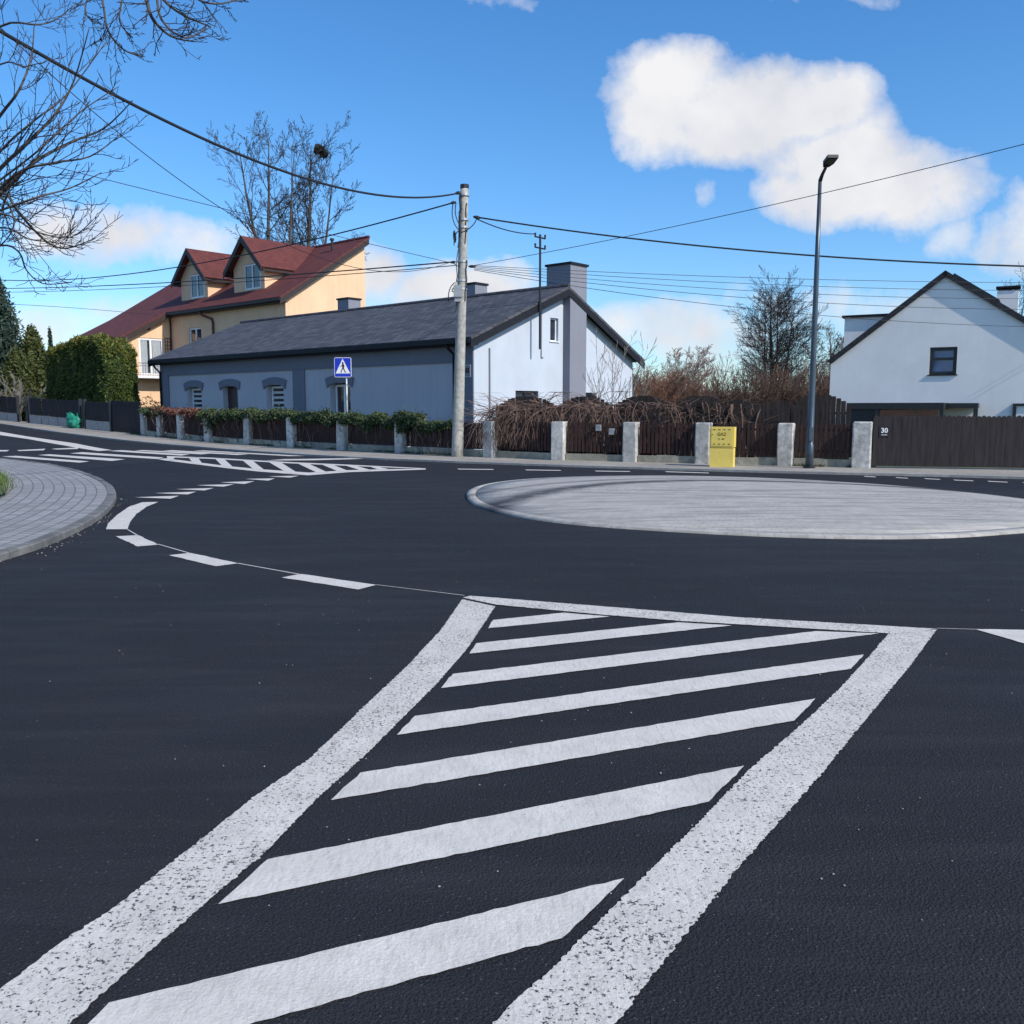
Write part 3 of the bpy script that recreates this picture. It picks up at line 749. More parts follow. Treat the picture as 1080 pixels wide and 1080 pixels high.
# roof mast with insulators
mast_p = None
P0 = onp(569.5, 318, Fp(-0.45, 0), N); P1 = onp(568.5, 247, Fp(-0.45, 0), N)
m = MB(); zt = P1.z; mast_top = zt; b0 = Vector((P0.x, P0.y, 0))
m.tube([b0 + Z * 3.9, b0 + Z * zt], 0.045, 8)
m.tube([b0 - N * 0.32 + Z * (zt - 0.12), b0 + N * 0.32 + Z * (zt - 0.12)], 0.03, 6)
m.tube([b0 - N * 0.32 + Z * (zt - 0.52), b0 + N * 0.32 + Z * (zt - 0.52)], 0.03, 6)
mast = m.build('service_mast', M['black'], gh)
m = MB()
for s in (-0.3, 0.3):
    for dz in (0.12, 0.52):
        m = MB(); m.tube([b0 + N * s + Z * (zt - dz), b0 + N * s + Z * (zt - dz + 0.14)], [0.03, 0.045], 8); m.build('insulator', M['black'], mast)
m = MB(); q = onp(571, 377, Fp(-0.03, 0), N); m.tube([Vector((q.x, q.y, z)) for z in (q.z, 5.5)], 0.022, 6); m.tube([Vector((q.x, q.y, q.z)), Vector((q.x, q.y, q.z)) + N * 0.12], 0.022, 6); m.build('conduit', M['chim_grey'], gh); m = MB()
q = onp(516.5, 367, Fp(-0.03, 0), N); m.tube([Vector((q.x, q.y, 0.2)), Vector((q.x, q.y, q.z))], 0.035, 6)
m.build('conduit', M['chim_grey'], gh)
# house number plate
m = MB(); m.box(0.10, 0.50, 0.062, 0.085, 2.74, 3.20, fac); pl = m.build('number_plate', M['mailbox'], gh)
m = MB(); m.box(0.13, 0.47, 0.087, 0.09, 2.78, 3.16, fac); m.build('plate_face', M['chim_grey'], pl)
text_mesh('30', 0.27, Fr(fac(0.30, 0.095, 2.98), -E, -N), 'digits', M['fascia'], pl)

# ================================================================ YELLOW HOUSE
n0 = 12.0
yh = thing('peach_house', 'tall peach house with steep dark red roof and two dormers', 'house', Fp(29.3, n0, 0.9))
def Y(e, n, z=0): return Fp(e, n, z)
yf = Fr(Y(0, n0), E, -N); yg = Fr(Y(29.3, n0), N, -E)
GB0 = 0.3
m = MB()
wall(m, yf, 29.3, 44.92, GB0, [(29.3, 8.95), (44.92, 8.95)], [(40.3, 42.2, 6.2, 7.72)], 0.15)
ms = (13.85 - 9.05) / 7.55
def yz(n): return 9.05 + (n - 11.4) * ms if n > 11.4 else 9.05 - (11.4 - n) * 0.55
wall(m, yg, 0, 6.95, GB0, [(0, yz(12.0) - 0.2), (6.95, yz(18.95) - 0.2)])
wall(m, Fr(Y(29.3, 18.95), E, N), 0, 24.6, GB0, [(0, 13.6), (24.6, 13.6)])
wg = Fr(Y(44.92, 8.0), N, -E)
wall(m, wg, 0, 4.0, GB0, [(0, yz(8) - 0.2), (3.4, yz(11.4) - 0.2), (4.0, yz(12) - 0.2)], [(1.28, 3.3, 4.15, 7.0)], 0.15)
wall(m, Fr(Y(44.92, 8.0), E, -N), 0, 8.8, GB0, [(0, yz(8) - 0.2), (8.8, yz(8) - 0.2)], [(5, 7, 4.8, 6.3)], 0.15)
wall(m, Fr(Y(53.7, 8.0), N, E), 0, 10.9, GB0, [(0, yz(8) - 0.2), (3.4, yz(11.4) - 0.2), (10.9, yz(18.9) - 0.2)])
m.build('wall', M['yellow_wall'], yh)
m = MB()
m.slab([Y(28.95, 11.35, yz(11.35)), Y(44.45, 11.35, yz(11.35)), Y(44.45, 19.1, yz(19.1)), Y(28.95, 19.1, yz(19.1))], 0.14)
m.slab([Y(44.45, 7.45, yz(7.45)), Y(54.2, 7.45, yz(7.45)), Y(54.2, 11.4, yz(11.4)), Y(44.45, 11.4, yz(11.4))], 0.14)
m.slab([Y(44.452, 11.4, yz(11.4)), Y(54.2, 11.4, yz(11.4)), Y(54.2, 19.1, yz(19.1)), Y(44.452, 19.1, yz(19.1))], 0.14)
yr = m.build('roof', M['red_roof'], yh)
m = MB()
def rake(m, e, na, nb, w=0.06, h=0.38):
    m.prism([Y(e, na, yz(na) - 0.13), Y(e, nb, yz(nb) - 0.13), Y(e, nb, yz(nb) - 0.13 - h), Y(e, na, yz(na) - 0.13 - h)], E * w)
rake(m, 28.93, 11.35, 19.1); rake(m, 44.40, 7.45, 11.4); rake(m, 54.2, 7.45, 11.4); rake(m, 54.2, 11.4, 19.1)
m.box(29.0, 44.38, 0.50, 0.68, 8.78, 8.98, yf); m.box(29.0, 44.9, 0.02, 0.48, 8.68, 8.74, yf)
f2 = Fr(Y(0, 8.0), E, -N); zz = yz(7.45); m.box(44.46, 54.2, 0.40, 0.58, zz - 0.30, zz - 0.08, f2); m.box(44.5, 54.1, 0.02, 0.38, zz - 0.36, zz - 0.31, f2)
m.build('fascia', M['brown_trim'], yh)
m = MB(); m.tube([yf(39.6, 0.55, 8.85), yf(39.5, 0.4, 8.5), yf(38.6, 0.12, 8.2), yf(38.5, 0.1, 7.9), yf(38.5, 0.1, 0.8)], 0.09, 8); m.build('downpipe', M['brown_pipe'], yh, smooth=True); m = MB()
m.tube([wg(3.9, 0.08, 8.8), wg(3.9, 0.08, 0.8)], 0.05, 8)
m.build('downpipe', M['brown_pipe'], yh, smooth=True)
window(yh, yf, 40.35, 42.15, 6.22, 7.7, 0.12, mull=(41.25,), fw=0.12)
dw = window(yh, wg, 1.30, 3.28, 4.17, 6.98, 0.10, mull=(2.25,), fw=0.14, sill=False, name='balcony_door', curtain=[(1.45, 2.0), (2.4, 3.1)])
window(yh, Fr(Y(44.92, 8.0), E, -N), 5.02, 6.98, 4.82, 6.28, 0.12, mull=(6.0,), fw=0.1)
m = MB(); m.box(0.55, 4.0, 0.0, 1.15, 3.78, 4.02, wg); bl = m.build('balcony', M['brown_trim'], yh)
m = MB(); m.box(0.5, 4.0, 1.152, 1.2, 3.86, 4.08, wg); m.box(0.5, 4.0, 0.0, 1.15, 4.022, 4.06, wg); m.build('balcony_edge', M['white_pvc'], bl)
m = MB()
m.tube([wg(0.6, 1.1, 5.0), wg(3.95, 1.1, 5.0)], 0.025, 5)
for k in range(18): m.tube([wg(0.6 + k * 0.197, 1.1, 4.06), wg(0.6 + k * 0.197, 1.1, 5.0)], 0.013, 4)
for z in (4.25, 4.8): m.tube([wg(0.6, 1.1, z), wg(3.95, 1.1, z)], 0.013, 4)
m.build('railing', M['black'], bl)
m = MB(); m.tube([wg(2.1, 0.0, 7.78), wg(2.1, 0.1, 7.78)], [0.2, 0.17], 12); m.build('wall_vent', M['brown_pipe'], yh)
m = MB()
for k in range(3): m.box(3.42 + k * 0.2, 3.45 + k * 0.2, 0.02, 0.05, 5.9, 7.1, wg)
for k in range(5): m.box(3.40, 3.86, 0.052, 0.075, 5.95 + k * 0.27, 5.99 + k * 0.27, wg)
m.build('trellis', M['brown_pipe'], yh)
for ec in (35.2, 42.9):
    hw, ov, nf, zp, ze = 2.0, 2.5, 13.0, 13.9, 11.5
    m = MB()
    df = Fr(Y(ec, nf), E, -N)
    zw = lambda x: zp - 0.22 - abs(x) * (zp - ze) / ov
    wx0, wx1 = -1.5, 0.6
    wall(m, df, -hw, hw, yz(nf) - 0.1, [(-hw, zw(-hw)), (0, zw(0)), (hw, zw(hw))], [(wx0, wx1, 10.12, 11.95)], 0.12)
    for s in (-1, 1):
        nb = 13 + (ze - yz(13.0)) / ms
        m.poly([Y(ec + s * hw, nf, yz(nf) - 0.1), Y(ec + s * hw, nb + 0.7, yz(nb + 0.7) - 0.1), Y(ec + s * hw, nb + 0.7, zw(hw)), Y(ec + s * hw, nf, zw(hw))])
    dm = m.build('dormer', M['yellow_wall'], yh)
    window(dm, df, wx0 + 0.02, wx1 - 0.02, 10.14, 11.93, 0.07, mull=((wx0 + wx1) / 2,), fw=0.11, sill=False)
    dm.children[0].name = 'dormer_window'
    m = MB()
    nb = 13 + (ze - yz(13.0)) / ms
    for s in (-1, 1):
        m.slab([Y(ec, 12.45, zp), Y(ec, 18.9, zp), Y(ec + s * ov, nb + 0.1, ze), Y(ec + s * ov, 12.45, ze)], 0.1)
    m.build('dormer_roof', M['red_roof'], dm)
    m = MB()
    for s in (-1, 1):
        m.prism([Y(ec, 12.40, zp + 0.02), Y(ec + s * ov, 12.40, ze + 0.02), Y(ec + s * ov, 12.40, ze - 0.42), Y(ec, 12.40, zp - 0.46)], N * 0.045)
        m.box(-0.06, 0.06, -(nb - 12.6), 0.0, ze - 0.28, ze - 0.12, Fr(Y(ec + s * (ov - 0.05), 12.55), E, -N))
        m.prism([Y(ec + s * 2.4, 12.5, ze - 0.1), Y(ec + s * 2.4, nb, ze - 0.1), Y(ec + s * 2.02, nb, ze - 0.12), Y(ec + s * 2.02, 12.5, ze - 0.12)], -Z * 0.05)
    m.build('dormer_fascia', M['brown_trim'], dm)
m = MB(); q = Y(31.6, 17.8, 0); m.tube([q + Z * 12.9, q + Z * 13.9], 0.09, 8); m.tube([q + Z * 13.85, q + Z * 14.0], 0.16, 8); m.build('vent_pipe', M['black'], yh)
m = MB(); m.tube([Y(28.95, 19.1, yz(19.1) + 0.02), Y(54.2, 19.1, yz(19.1) + 0.02)], 0.12, 8); m.build('ridge_cap', M['red_roof'], yr)

# ================================================================ WHITE HOUSE
rv = ray(-1120, 430); e2 = Vector((-rv.x, -rv.y, 0)).normalized(); n2 = Vector((-e2.y, e2.x, 0))
DW = 38.0; rr = ray(874.5, 425); B0 = Vector((rr.x / rr.y * DW, DW, 0))
wf = Fr(B0, e2, -n2)
def W(u, v, n=0.0):
    p = onp(u, v, B0 + n2 * n, e2); d = p - B0; return d.dot(e2), p.z
xa, za = W(997, 292); xl, zl = W(874.5, 384); xr_, zr_ = W(1080, 341)
sl = (za - zr_) / (xr_ - xa)
XR = xa * 2; ZRt = za - sl * xa
wh = thing('white_house', 'white gabled house with black roof edge and one dark square window', 'house', B0)
wx0, wz1 = W(981, 366.5); wx1, _ = W(1010, 365.5); _, wz0 = W(981, 395.5)
m = MB()
wall(m, wf, 0, XR, -0.3, [(0, zl), (xa, za), (XR, ZRt)], [(wx0, wx1, wz0, wz1)], 0.3)
DP = 11.0
wall(m, Fr(B0 + n2 * DP, e2, n2), 0, XR, -0.3, [(0, zl), (xa, za), (XR, ZRt)])
wall(m, Fr(B0, n2, -e2), 0, DP, -0.3, [(0, zl), (DP, zl)]); wall(m, Fr(B0 + e2 * XR, n2, e2), 0, DP, -0.3, [(0, ZRt), (DP, ZRt)])
m.build('wall', M['white_wall'], wh)
window(wh, wf, wx0 + 0.01, wx1 - 0.01, wz0 + 0.01, wz1 - 0.01, 0.1, trans=((wz0 * 0.42 + wz1 * 0.58),), fm='black_frame', gm='glass_painted_sky', fw=0.12)
m = MB()
def Wp(x, n, z): return B0 + e2 * x + n2 * n + Z * z
sL = (za - zl) / xa
m.slab([Wp(-0.12, -0.12, zl - 0.12 * sL + 0.24), Wp(xa, -0.12, za + 0.24), Wp(xa, DP + 0.1, za + 0.24), Wp(-0.12, DP + 0.1, zl - 0.12 * sL + 0.24)], 0.2)
m.slab([Wp(xa, -0.12, za + 0.24), Wp(XR + 0.3, -0.12, ZRt - 0.3 * sl + 0.24), Wp(XR + 0.3, DP + 0.1, ZRt - 0.3 * sl + 0.24), Wp(xa, DP + 0.1, za + 0.24)], 0.2)
wr = m.build('roof', M['dark_roof'], wh)
# solar panel row on the right slope
pv = MB(); pv.slab([Wp(xa + 0.25, 0.8, za + 0.24 - 0.25 * sl + 0.16), Wp(xa + 0.25, 5.5, za + 0.24 - 0.25 * sl + 0.16), Wp(xa + 1.9, 5.5, za + 0.24 - 1.9 * sl + 0.16), Wp(xa + 1.9, 0.8, za + 0.24 - 1.9 * sl + 0.16)], 0.12)
pv.build('roof_window', M['black_frame'], wr)
# box dormer on the left slope
bx0, bz1 = W(891, 335.5, 1.5); bx1, _ = W(945, 332, 1.5)
m = MB()
bf = Fr(B0 + n2 * 1.5, e2, -n2); wall(m, bf, bx0, bx1 + 0.3, zl - 0.1 + bx0 * sL, [(bx0, bz1), (bx1 + 0.3, bz1)])
wall(m, Fr(Wp(bx0, 1.5, 0), n2, -e2), 0, 6, zl - 0.1 + bx0 * sL, [(0, bz1), (6, bz1)])
bd = m.build('box_dormer', M['white_wall'], wh)
m = MB(); m.box(bx0 - 0.1, bx1 + 0.5, -6.1, 0.12, bz1 + 0.002, bz1 + 0.1, bf); m.build('dormer_roof', M['fascia'], bd)
# chimney on the right slope
cx0, cz1 = W(1052, 303, 3.0); cx1, _ = W(1075, 303, 3.0)
cf = Fr(B0 + n2 * 3.0, e2, -n2); m = MB(); m.box(cx0, cx1, -0.7, 0, za - (cx1 - xa) * sl - 0.3, cz1 - 0.15, cf); ch = m.build('chimney', M['white_wall'], wh)
m = MB(); m.box(cx0 - 0.05, cx1 + 0.05, -0.75, 0.05, cz1 - 0.05, cz1 + 0.03, cf)
for k in range(3): t = cx0 + (cx1 - cx0) * (0.05 + 0.36 * k); m.box(t, t + 0.2, -0.68, -0.02, cz1 - 0.149, cz1 - 0.051, cf)
m.build('chimney_cap', M['fascia'], ch)
# ground floor bay with cedar strip and flat dark roof, entrance frame
sx0, sz1 = W(893, 425.0, -2.0); sx1, _ = W(995.5, 423.7, -2.0)
sf = Fr(B0 - n2 * 2.0, e2, -n2)
m = MB(); m.box(sx0, sx1, -1.97, 0.02, sz1 - 0.24, sz1, sf); m.box(sx1 - 0.13, sx1, -0.15, 0.0, -0.2, sz1 - 0.242, sf)
m.box(sx0 + 1.05, sx0 + 1.2, -0.12, 0.0, -0.2, sz1 - 0.242, sf)
m.box(sx0, sx1 + 1.1, -1.97, -1.0, sz1 - 0.20, sz1 - 0.01, sf) ; m.box(sx1 + 0.95, sx1 + 1.1, -1.3, -1.002, -0.2, sz1 - 0.202, sf)
m.box(sx0 + 0.05, sx0 + 1.04, -1.9, -0.1, 0, sz1 - 0.242, sf)
ba = m.build('bay_frame', M['black_frame'], wh)
m = MB(); m.box(sx0 + 1.22, sx0 + 2.45, -0.1, -0.04, -0.2, sz1 - 0.27, sf); m.box(sx0 + 2.52, sx1 - 0.2, -0.1, -0.04, -0.2, sz1 - 0.27, sf); m.build('cedar_panel', M['cedar'], ba)
ex0, ez1 = W(1068.5, 425.5, -0.02)
m = MB(); m.box(ex0, ex0 + 0.12, 0.0, 0.12, -0.2, ez1, wf); m.box(ex0 + 0.12, ex0 + 1.2, 0.0, 0.12, ez1 - 0.1, ez1, wf); m.box(ex0 + 1.2, ex0 + 1.32, 0.0, 0.12, -0.2, ez1, wf); df_ = m.build('door_frame', M['black_frame'], wh)
m = MB(); m.box(ex0 + 0.12, ex0 + 1.2, 0.02, 0.06, 0.0, ez1 - 0.102, wf); m.build('door', M['white_pvc'], df_)

# ---------------------------------------------------------------- far house on the left
fh = thing('brown_roof_house', 'small distant orange house with brown hipped roof between conifers', 'house', at(58, 440, 105) * 1)
c = at(58, 380, 105); base = terr(c.x, c.y); ztop = at(58, 360, 105).z; zev = at(58, 371, 105).z
ff = Fr(Vector((c.x, c.y, 0)), E, -N)
m = MB(); wall(m, ff, -3.4, 3.4, base - 1, [(-3.4, zev), (3.4, zev)], [(-2.4, -1.2, zev - 2, zev - 0.6)]); wall(m, Fr(ff(-3.4, 0, 0), N, -E), 0, 6, base - 1, [(0, zev), (6, zev)]); wall(m, Fr(ff(3.4, 0, 0), N, E), 0, 6, base - 1, [(0, zev), (6, zev)]); m.build('wall', M['orange_wall'], fh)
window(fh, ff, -2.4, -1.2, zev - 2, zev - 0.6, 0.1, fw=0.1)
m = MB(); p = [ff(-3.9, 0.5, zev), ff(3.9, 0.5, zev), ff(3.9, -6.5, zev), ff(-3.9, -6.5, zev)]; r0, r1 = ff(-1, -3, ztop), ff(1, -3, ztop)
m.poly([p[0], p[1], r1, r0]); m.poly([p[1], p[2], r1]); m.poly([p[2], p[3], r0, r1]); m.poly([p[3], p[0], r0]); m.poly(p); m.build('roof', M['far_roof'], fh)

# ================================================================ FENCES
def jbox(m, x0, x1, y0, y1, z0, z1, fr, j=0.006, mi=0):
    i = len(m.v); m.box(x0, x1, y0, y1, z0, z1, fr, mi)
    for k in range(i, len(m.v)): m.v[k] += Vector((rnd.uniform(-j, j), rnd.uniform(-j, j), rnd.uniform(-j, j)))
def pillar(parent, P, d, w, zb, zt, cap=False):
    nn = Vector((-d.y, d.x, 0)); fr = Fr(Vector((P.x, P.y, 0)), d, nn); h = w / 2; m = MB()
    # chamfered weathered shaft
    ch = 0.025; ring = [(-h + ch, -h), (h - ch, -h), (h, -h + ch), (h, h - ch), (h - ch, h), (-h + ch, h), (-h, h - ch), (-h, -h + ch)]
    zs = [zb - 0.1, zb + 0.3, (zb + zt) / 2, zt - 0.25, zt - 0.03, zt]
    i0 = len(m.v)
    for q, z in enumerate(zs):
        k = 0.93 if q == len(zs) - 1 else 1
        for a, b in ring: m.v.append(fr(a * k + rnd.uniform(-.008, .008), b * k + rnd.uniform(-.008, .008), z))
    for q in range(len(zs) - 1):
        for j in range(8): m.f.append([i0 + q * 8 + j, i0 + q * 8 + (j + 1) % 8, i0 + (q + 1) * 8 + (j + 1) % 8, i0 + (q + 1) * 8 + j]); m.mi.append(0)
    m.f.append([i0 + (len(zs) - 1) * 8 + j for j in range(8)]); m.mi.append(0)
    return m.build('pillar', M['pillar'], parent)
def pickets(parent, a, b, z0, z1, sp=0.095, w=0.075, mm='picket', name='picket_panel', top=None, pointed=True, yo=0.0, rails=True, t=0.02):
    d = (b - a); L = d.length; d = d.normalized(); nn = Vector((d.y, -d.x, 0)); fr = Fr(Vector((a.x, a.y, 0)), d, nn); m = MB()
    n = int(L / sp)
    for k in range(n):
        x = (k + 0.5) * L / n; zt = z1 + rnd.uniform(-0.012, 0.012) + (top(x / L) if top else 0); zb = z0 + terr(*(fr(x, 0, 0).xy)); zt += terr(*(fr(x, 0, 0).xy))
        hw = w / 2; y = yo + rnd.uniform(-0.004, 0.004); ln = rnd.uniform(-0.006, 0.006)
        if pointed:
            pts = [fr(x - hw, y, zb), fr(x + hw, y, zb), fr(x + hw + ln, y, zt - 0.03), fr(x + hw * 0.45 + ln, y, zt), fr(x - hw * 0.45 + ln, y, zt), fr(x - hw + ln, y, zt - 0.03)]
        else: pts = [fr(x - hw, y, zb), fr(x + hw, y, zb), fr(x + hw + ln, y, zt), fr(x - hw + ln, y, zt)]
        m.prism(pts, nn * t)
    if rails:
        for z in (z0 + 0.12, z1 - 0.2):
            za_, zb_ = terr(a.x, a.y), terr(b.x, b.y)
            m.prism([fr(0, yo - 0.03, z + za_), fr(L, yo - 0.03, z + zb_), fr(L, yo - 0.03, z + 0.06 + zb_), fr(0, yo - 0.03, z + 0.06 + za_)], nn * 0.022)
    return m.build(name, M[mm], parent)
def plinth(parent, a, b, z1, w=0.16, name='plinth', mm='plinth', front=0.06):
    d = (b - a).normalized(); nn = Vector((d.y, -d.x, 0)); m = MB(); L = (b - a).length; k = max(1, int(L / 0.5)); fr = Fr(Vector((a.x, a.y, 0)), d, nn)
    for i in range(k):
        x0, x1 = L * i / k, L * (i + 1) / k; t0, t1 = terr(*fr(x0, 0, 0).xy), terr(*fr(x1, 0, 0).xy); j0 = rnd.uniform(-0.012, 0.012)
        m.prism([fr(x0, front, -0.1 + t0), fr(x1, front, -0.1 + t1), fr(x1, front, z1 + t1 + j0), fr(x0, front, z1 + t0 + j0)], -nn * w)
    return m.build(name, M[mm], parent)
# --- ivy fence along the grey house
def onfence(u, v=465): return onp(u, v, P518, E)
iv = thing('picket_fence', 'brown picket fence with grey concrete pillars, overgrown with green ivy', 'fence', P518)
PU = [(153.5, 460, 431, 0.33), (170.5, 461, 432, 0.33), (192.5, 464, 432, 0.36), (221.5, 465.5, 434, 0.38), (264, 470, 434, 0.40), (310, 473, 437, 0.42), (363.5, 476, 438, 0.43), (424.5, 478.5, 439, 0.40), (518.5, 483.6, 444, 0.40)]
pp = []
for u, vb, vt, w in PU:
    p = onfence(u, vb); t = onfence(u, vt); p.z = terr(p.x, p.y); pp.append(p)
    pillar(iv, p, -E, w, p.z, min(t.z, p.z + 1.42))
for i in range(len(pp) - 1):
    a, b = pp[i].copy(), pp[i + 1].copy(); a.z = b.z = 0; d = (b - a).normalized()
    a2, b2 = a + d * 0.2, b - d * 0.2
    pickets(iv, a2, b2, 0.28, 1.12 if i > 6 else 1.16, yo=-0.02); plinth(iv, a2, b2, 0.26)
# --- right picket fence
rf_ = thing('picket_fence', 'brown picket fence with square concrete pillars behind the yellow cabinet', 'fence', FA)
RU = [(590, 487), (665.3, 488.5), (741.5, 490.3), (828, 492), (908, 495)]
rp = [Vector((P518.x, P518.y, 0))]
for u, v in RU:
    p = onp(u, v, FA, FD); p.z = 0; rp.append(p)
for i, p in enumerate(rp[1:]): pillar(rf_, p, FD, 0.40 if i < 4 else 0.46, 0, 1.19 if i < 4 else 1.24)
for i in range(5):
    a, b = rp[i], rp[i + 1]; d = (b - a).normalized(); a2, b2 = a + d * 0.22, b - d * 0.22
    pickets(rf_, a2, b2, 0.30, 1.18, sp=0.115, w=0.082, yo=-0.02); plinth(rf_, a2, b2, 0.25)
for p in (onp(632, 451, FA, FD), onp(646, 455, FA, FD)):
    m = MB(); fr = Fr(p - Vector((FD.y, -FD.x, 0)) * -0.03, FD, Vector((FD.y, -FD.x, 0))); m.box(-0.075, 0.075, 0, 0.08, -0.09, 0.09, fr)
    m.box(-0.06, 0.06, 0.082, 0.09, 0.03, 0.055, fr); m.build('letterbox', M['mailbox'], rf_)
# --- tall scalloped fence behind it
tf = thing('plank_fence', 'tall old dark plank fence with arched tops covered in dry vines', 'fence', FA + Vector((-FD.y, FD.x, 0)) * 0.9)
TB = FA + Vector((-FD.y, FD.x, 0)) * 0.8
hum = [(524, 588), (589, 646), (647, 708), (709, 767), (768, 832), (833, 896)]
for u0, u1 in hum:
    a = onp(u0, 470, TB, FD); b = onp(u1, 470, TB, FD); a.z = b.z = 0
    flat = u0 == 768
    pickets(tf, a, b, 0.05, 1.62, sp=0.125, w=0.122, mm='picket_old', name='plank_panel', top=(lambda t: 0.14 + 0.05 * math.sin(t * 9)) if flat else (lambda t: 0.33 * (1 - abs(2 * t - 1) ** 2.4)), pointed=False, t=0.02)
    p = MB(); fr = Fr(a, FD, Vector((FD.y, -FD.x, 0))); p.box(-0.05, 0.05, -0.14, -0.035, 0, 1.55, fr); p.build('post', M['picket_old'], tf)
# --- gate on the right
gt_ = thing('sliding_gate', 'wide dark plank gate with scalloped top and house number plate', 'gate', FB)
gd = Vector((0.974, -0.224, 0)).normalized(); ga = rp[-1] + FD * 0.26 ; gb = ga + gd * 11.0
gn = Vector((gd.y, -gd.x, 0))
m = MB(); gfr = Fr(Vector((ga.x, ga.y, 0)), gd, gn); L = 11.0; n = int(L / 0.115)
for k in range(n):
    x = (k + 0.5) * L / n; hw = 0.0565; zt = 1.40 + rnd.uniform(-.012, .012); y = rnd.uniform(-.003, .003)
    pts = [gfr(x - hw, y, 0.10), gfr(x + hw, y, 0.10)] + [gfr(x + hw * math.cos(w), y, zt - 0.045 + 0.045 * math.sin(w)) for w in (0, 0.8, 1.57, 2.34, 3.14)]
    m.prism(pts, gn * 0.022)
m.build('boards', M['gate_wood'], gt_)
m = MB(); m.box(0, L, -0.07, -0.006, 0.2, 0.3, gfr); m.box(0, L, -0.07, -0.006, 1.1, 1.2, gfr); m.box(0, 0.1, -0.07, -0.006, 0.05, 1.3, gfr); m.box(L - 0.1, L, -0.07, -0.006, 0.05, 1.3, gfr); m.build('gate_frame', M['black_frame'], gt_)
q = onp(932.5, 455, ga, gd); qx = (q - ga).dot(gd)
m = MB(); m.box(qx - 0.125, qx + 0.125, 0.027, 0.035, q.z - 0.135, q.z + 0.135, gfr); npl = m.build('number_plate', M['black'], gt_)
text_mesh('30', 0.17, Fr(gfr(qx, 0.037, q.z + 0.02), gd, gn), 'digits', M['sign_white'], npl, 0.002)
m = MB(); m.box(qx - 0.07, qx + 0.07, 0.036, 0.039, q.z - 0.095, q.z - 0.083, gfr); m.build('underline', M['sign_white'], npl)
# --- dark board fence up the road on the left
bf_ = thing('board_fence', 'dark board fence on grey slabs running uphill past the hedge', 'fence', P518 + E * 30)
def fe(u): p = onfence(u, 455); return (p - P518).dot(E)
segs = [(104.5, 92), (85, 63), (62, 53), (52.5, 46), (45, 33), (20, 10), (9.5, 0)]
e_ = fe(118); 
def fpt(e): q = P518 + E * e; q.z = 0; return q
pickets(bf_, fpt(fe(149.5)), fpt(fe(118.5)), 0.06, 1.62, sp=0.14, w=0.135, mm='gate_wood', name='gate_leaf', pointed=False)
for u0, u1 in [(117.5, 105)] + segs:
    a, b = fpt(fe(u0)), fpt(fe(u1)); plinth(bf_, a, b, 0.52, name='slab', mm='block', front=0.03, w=0.08)
    pickets(bf_, a, b, 0.54, 1.5, sp=0.14, w=0.136, mm='gate_wood', name='board_panel', pointed=False, yo=-0.02)
ee = fe(0)
for k in range(7):
    a, b = fpt(ee + 0.1 + k * 2.3), fpt(ee + 2.3 + k * 2.3); plinth(bf_, a, b, 0.52, name='slab', mm='block', front=0.03, w=0.08); pickets(bf_, a, b, 0.54, 1.45, sp=0.14, w=0.136, mm='gate_wood', name='board_panel', pointed=False, yo=-0.02)
for u in (118, 91, 86, 31, 20.5):
    q = fpt(fe(u)); m = MB(); m.box(-0.07, 0.07, -0.07, 0.07, terr(q.x, q.y) - 0.1, terr(q.x, q.y) + 1.62, Fr(q, E, N)); m.build('post', M['black_frame'], bf_)

# ================================================================ STREET FURNITURE
# concrete utility pole
pb = g(482, 483); pt_ = onp(490, 197.5, pb, Vector((1, 0, 0)))
up = thing('utility_pole', 'grey concrete utility pole with cable clamps and a small box', 'pole', pb)
m = MB(); n = 12; pts = [Vector((pb.x, pb.y, -0.2)).lerp(pt_, k / n) for k in range(n + 1)]; 
m.tube(pts, [0.19 - 0.065 * k / n for k in range(n + 1)], 14); m.build('shaft', M['pole'], up, smooth=True)
def pole_at(v):
    zt = onp(485, v, pb, Vector((1, 0, 0))).z; t = (zt + 0.2) / (pt_.z + 0.2); return Vector((pb.x, pb.y, -0.2)).lerp(pt_, t)
m = MB(); q = pole_at(199); m.tube([q, q + Z * 0.12], 0.135, 12); m.build('top_cap', M['black'], up)
for v in (206, 232, 240, 276, 296, 305):
    q = pole_at(v); m = MB(); m.tube([q - Z * 0.03, q + Z * 0.03], 0.165, 14); m.build('band', M['galv'], up)
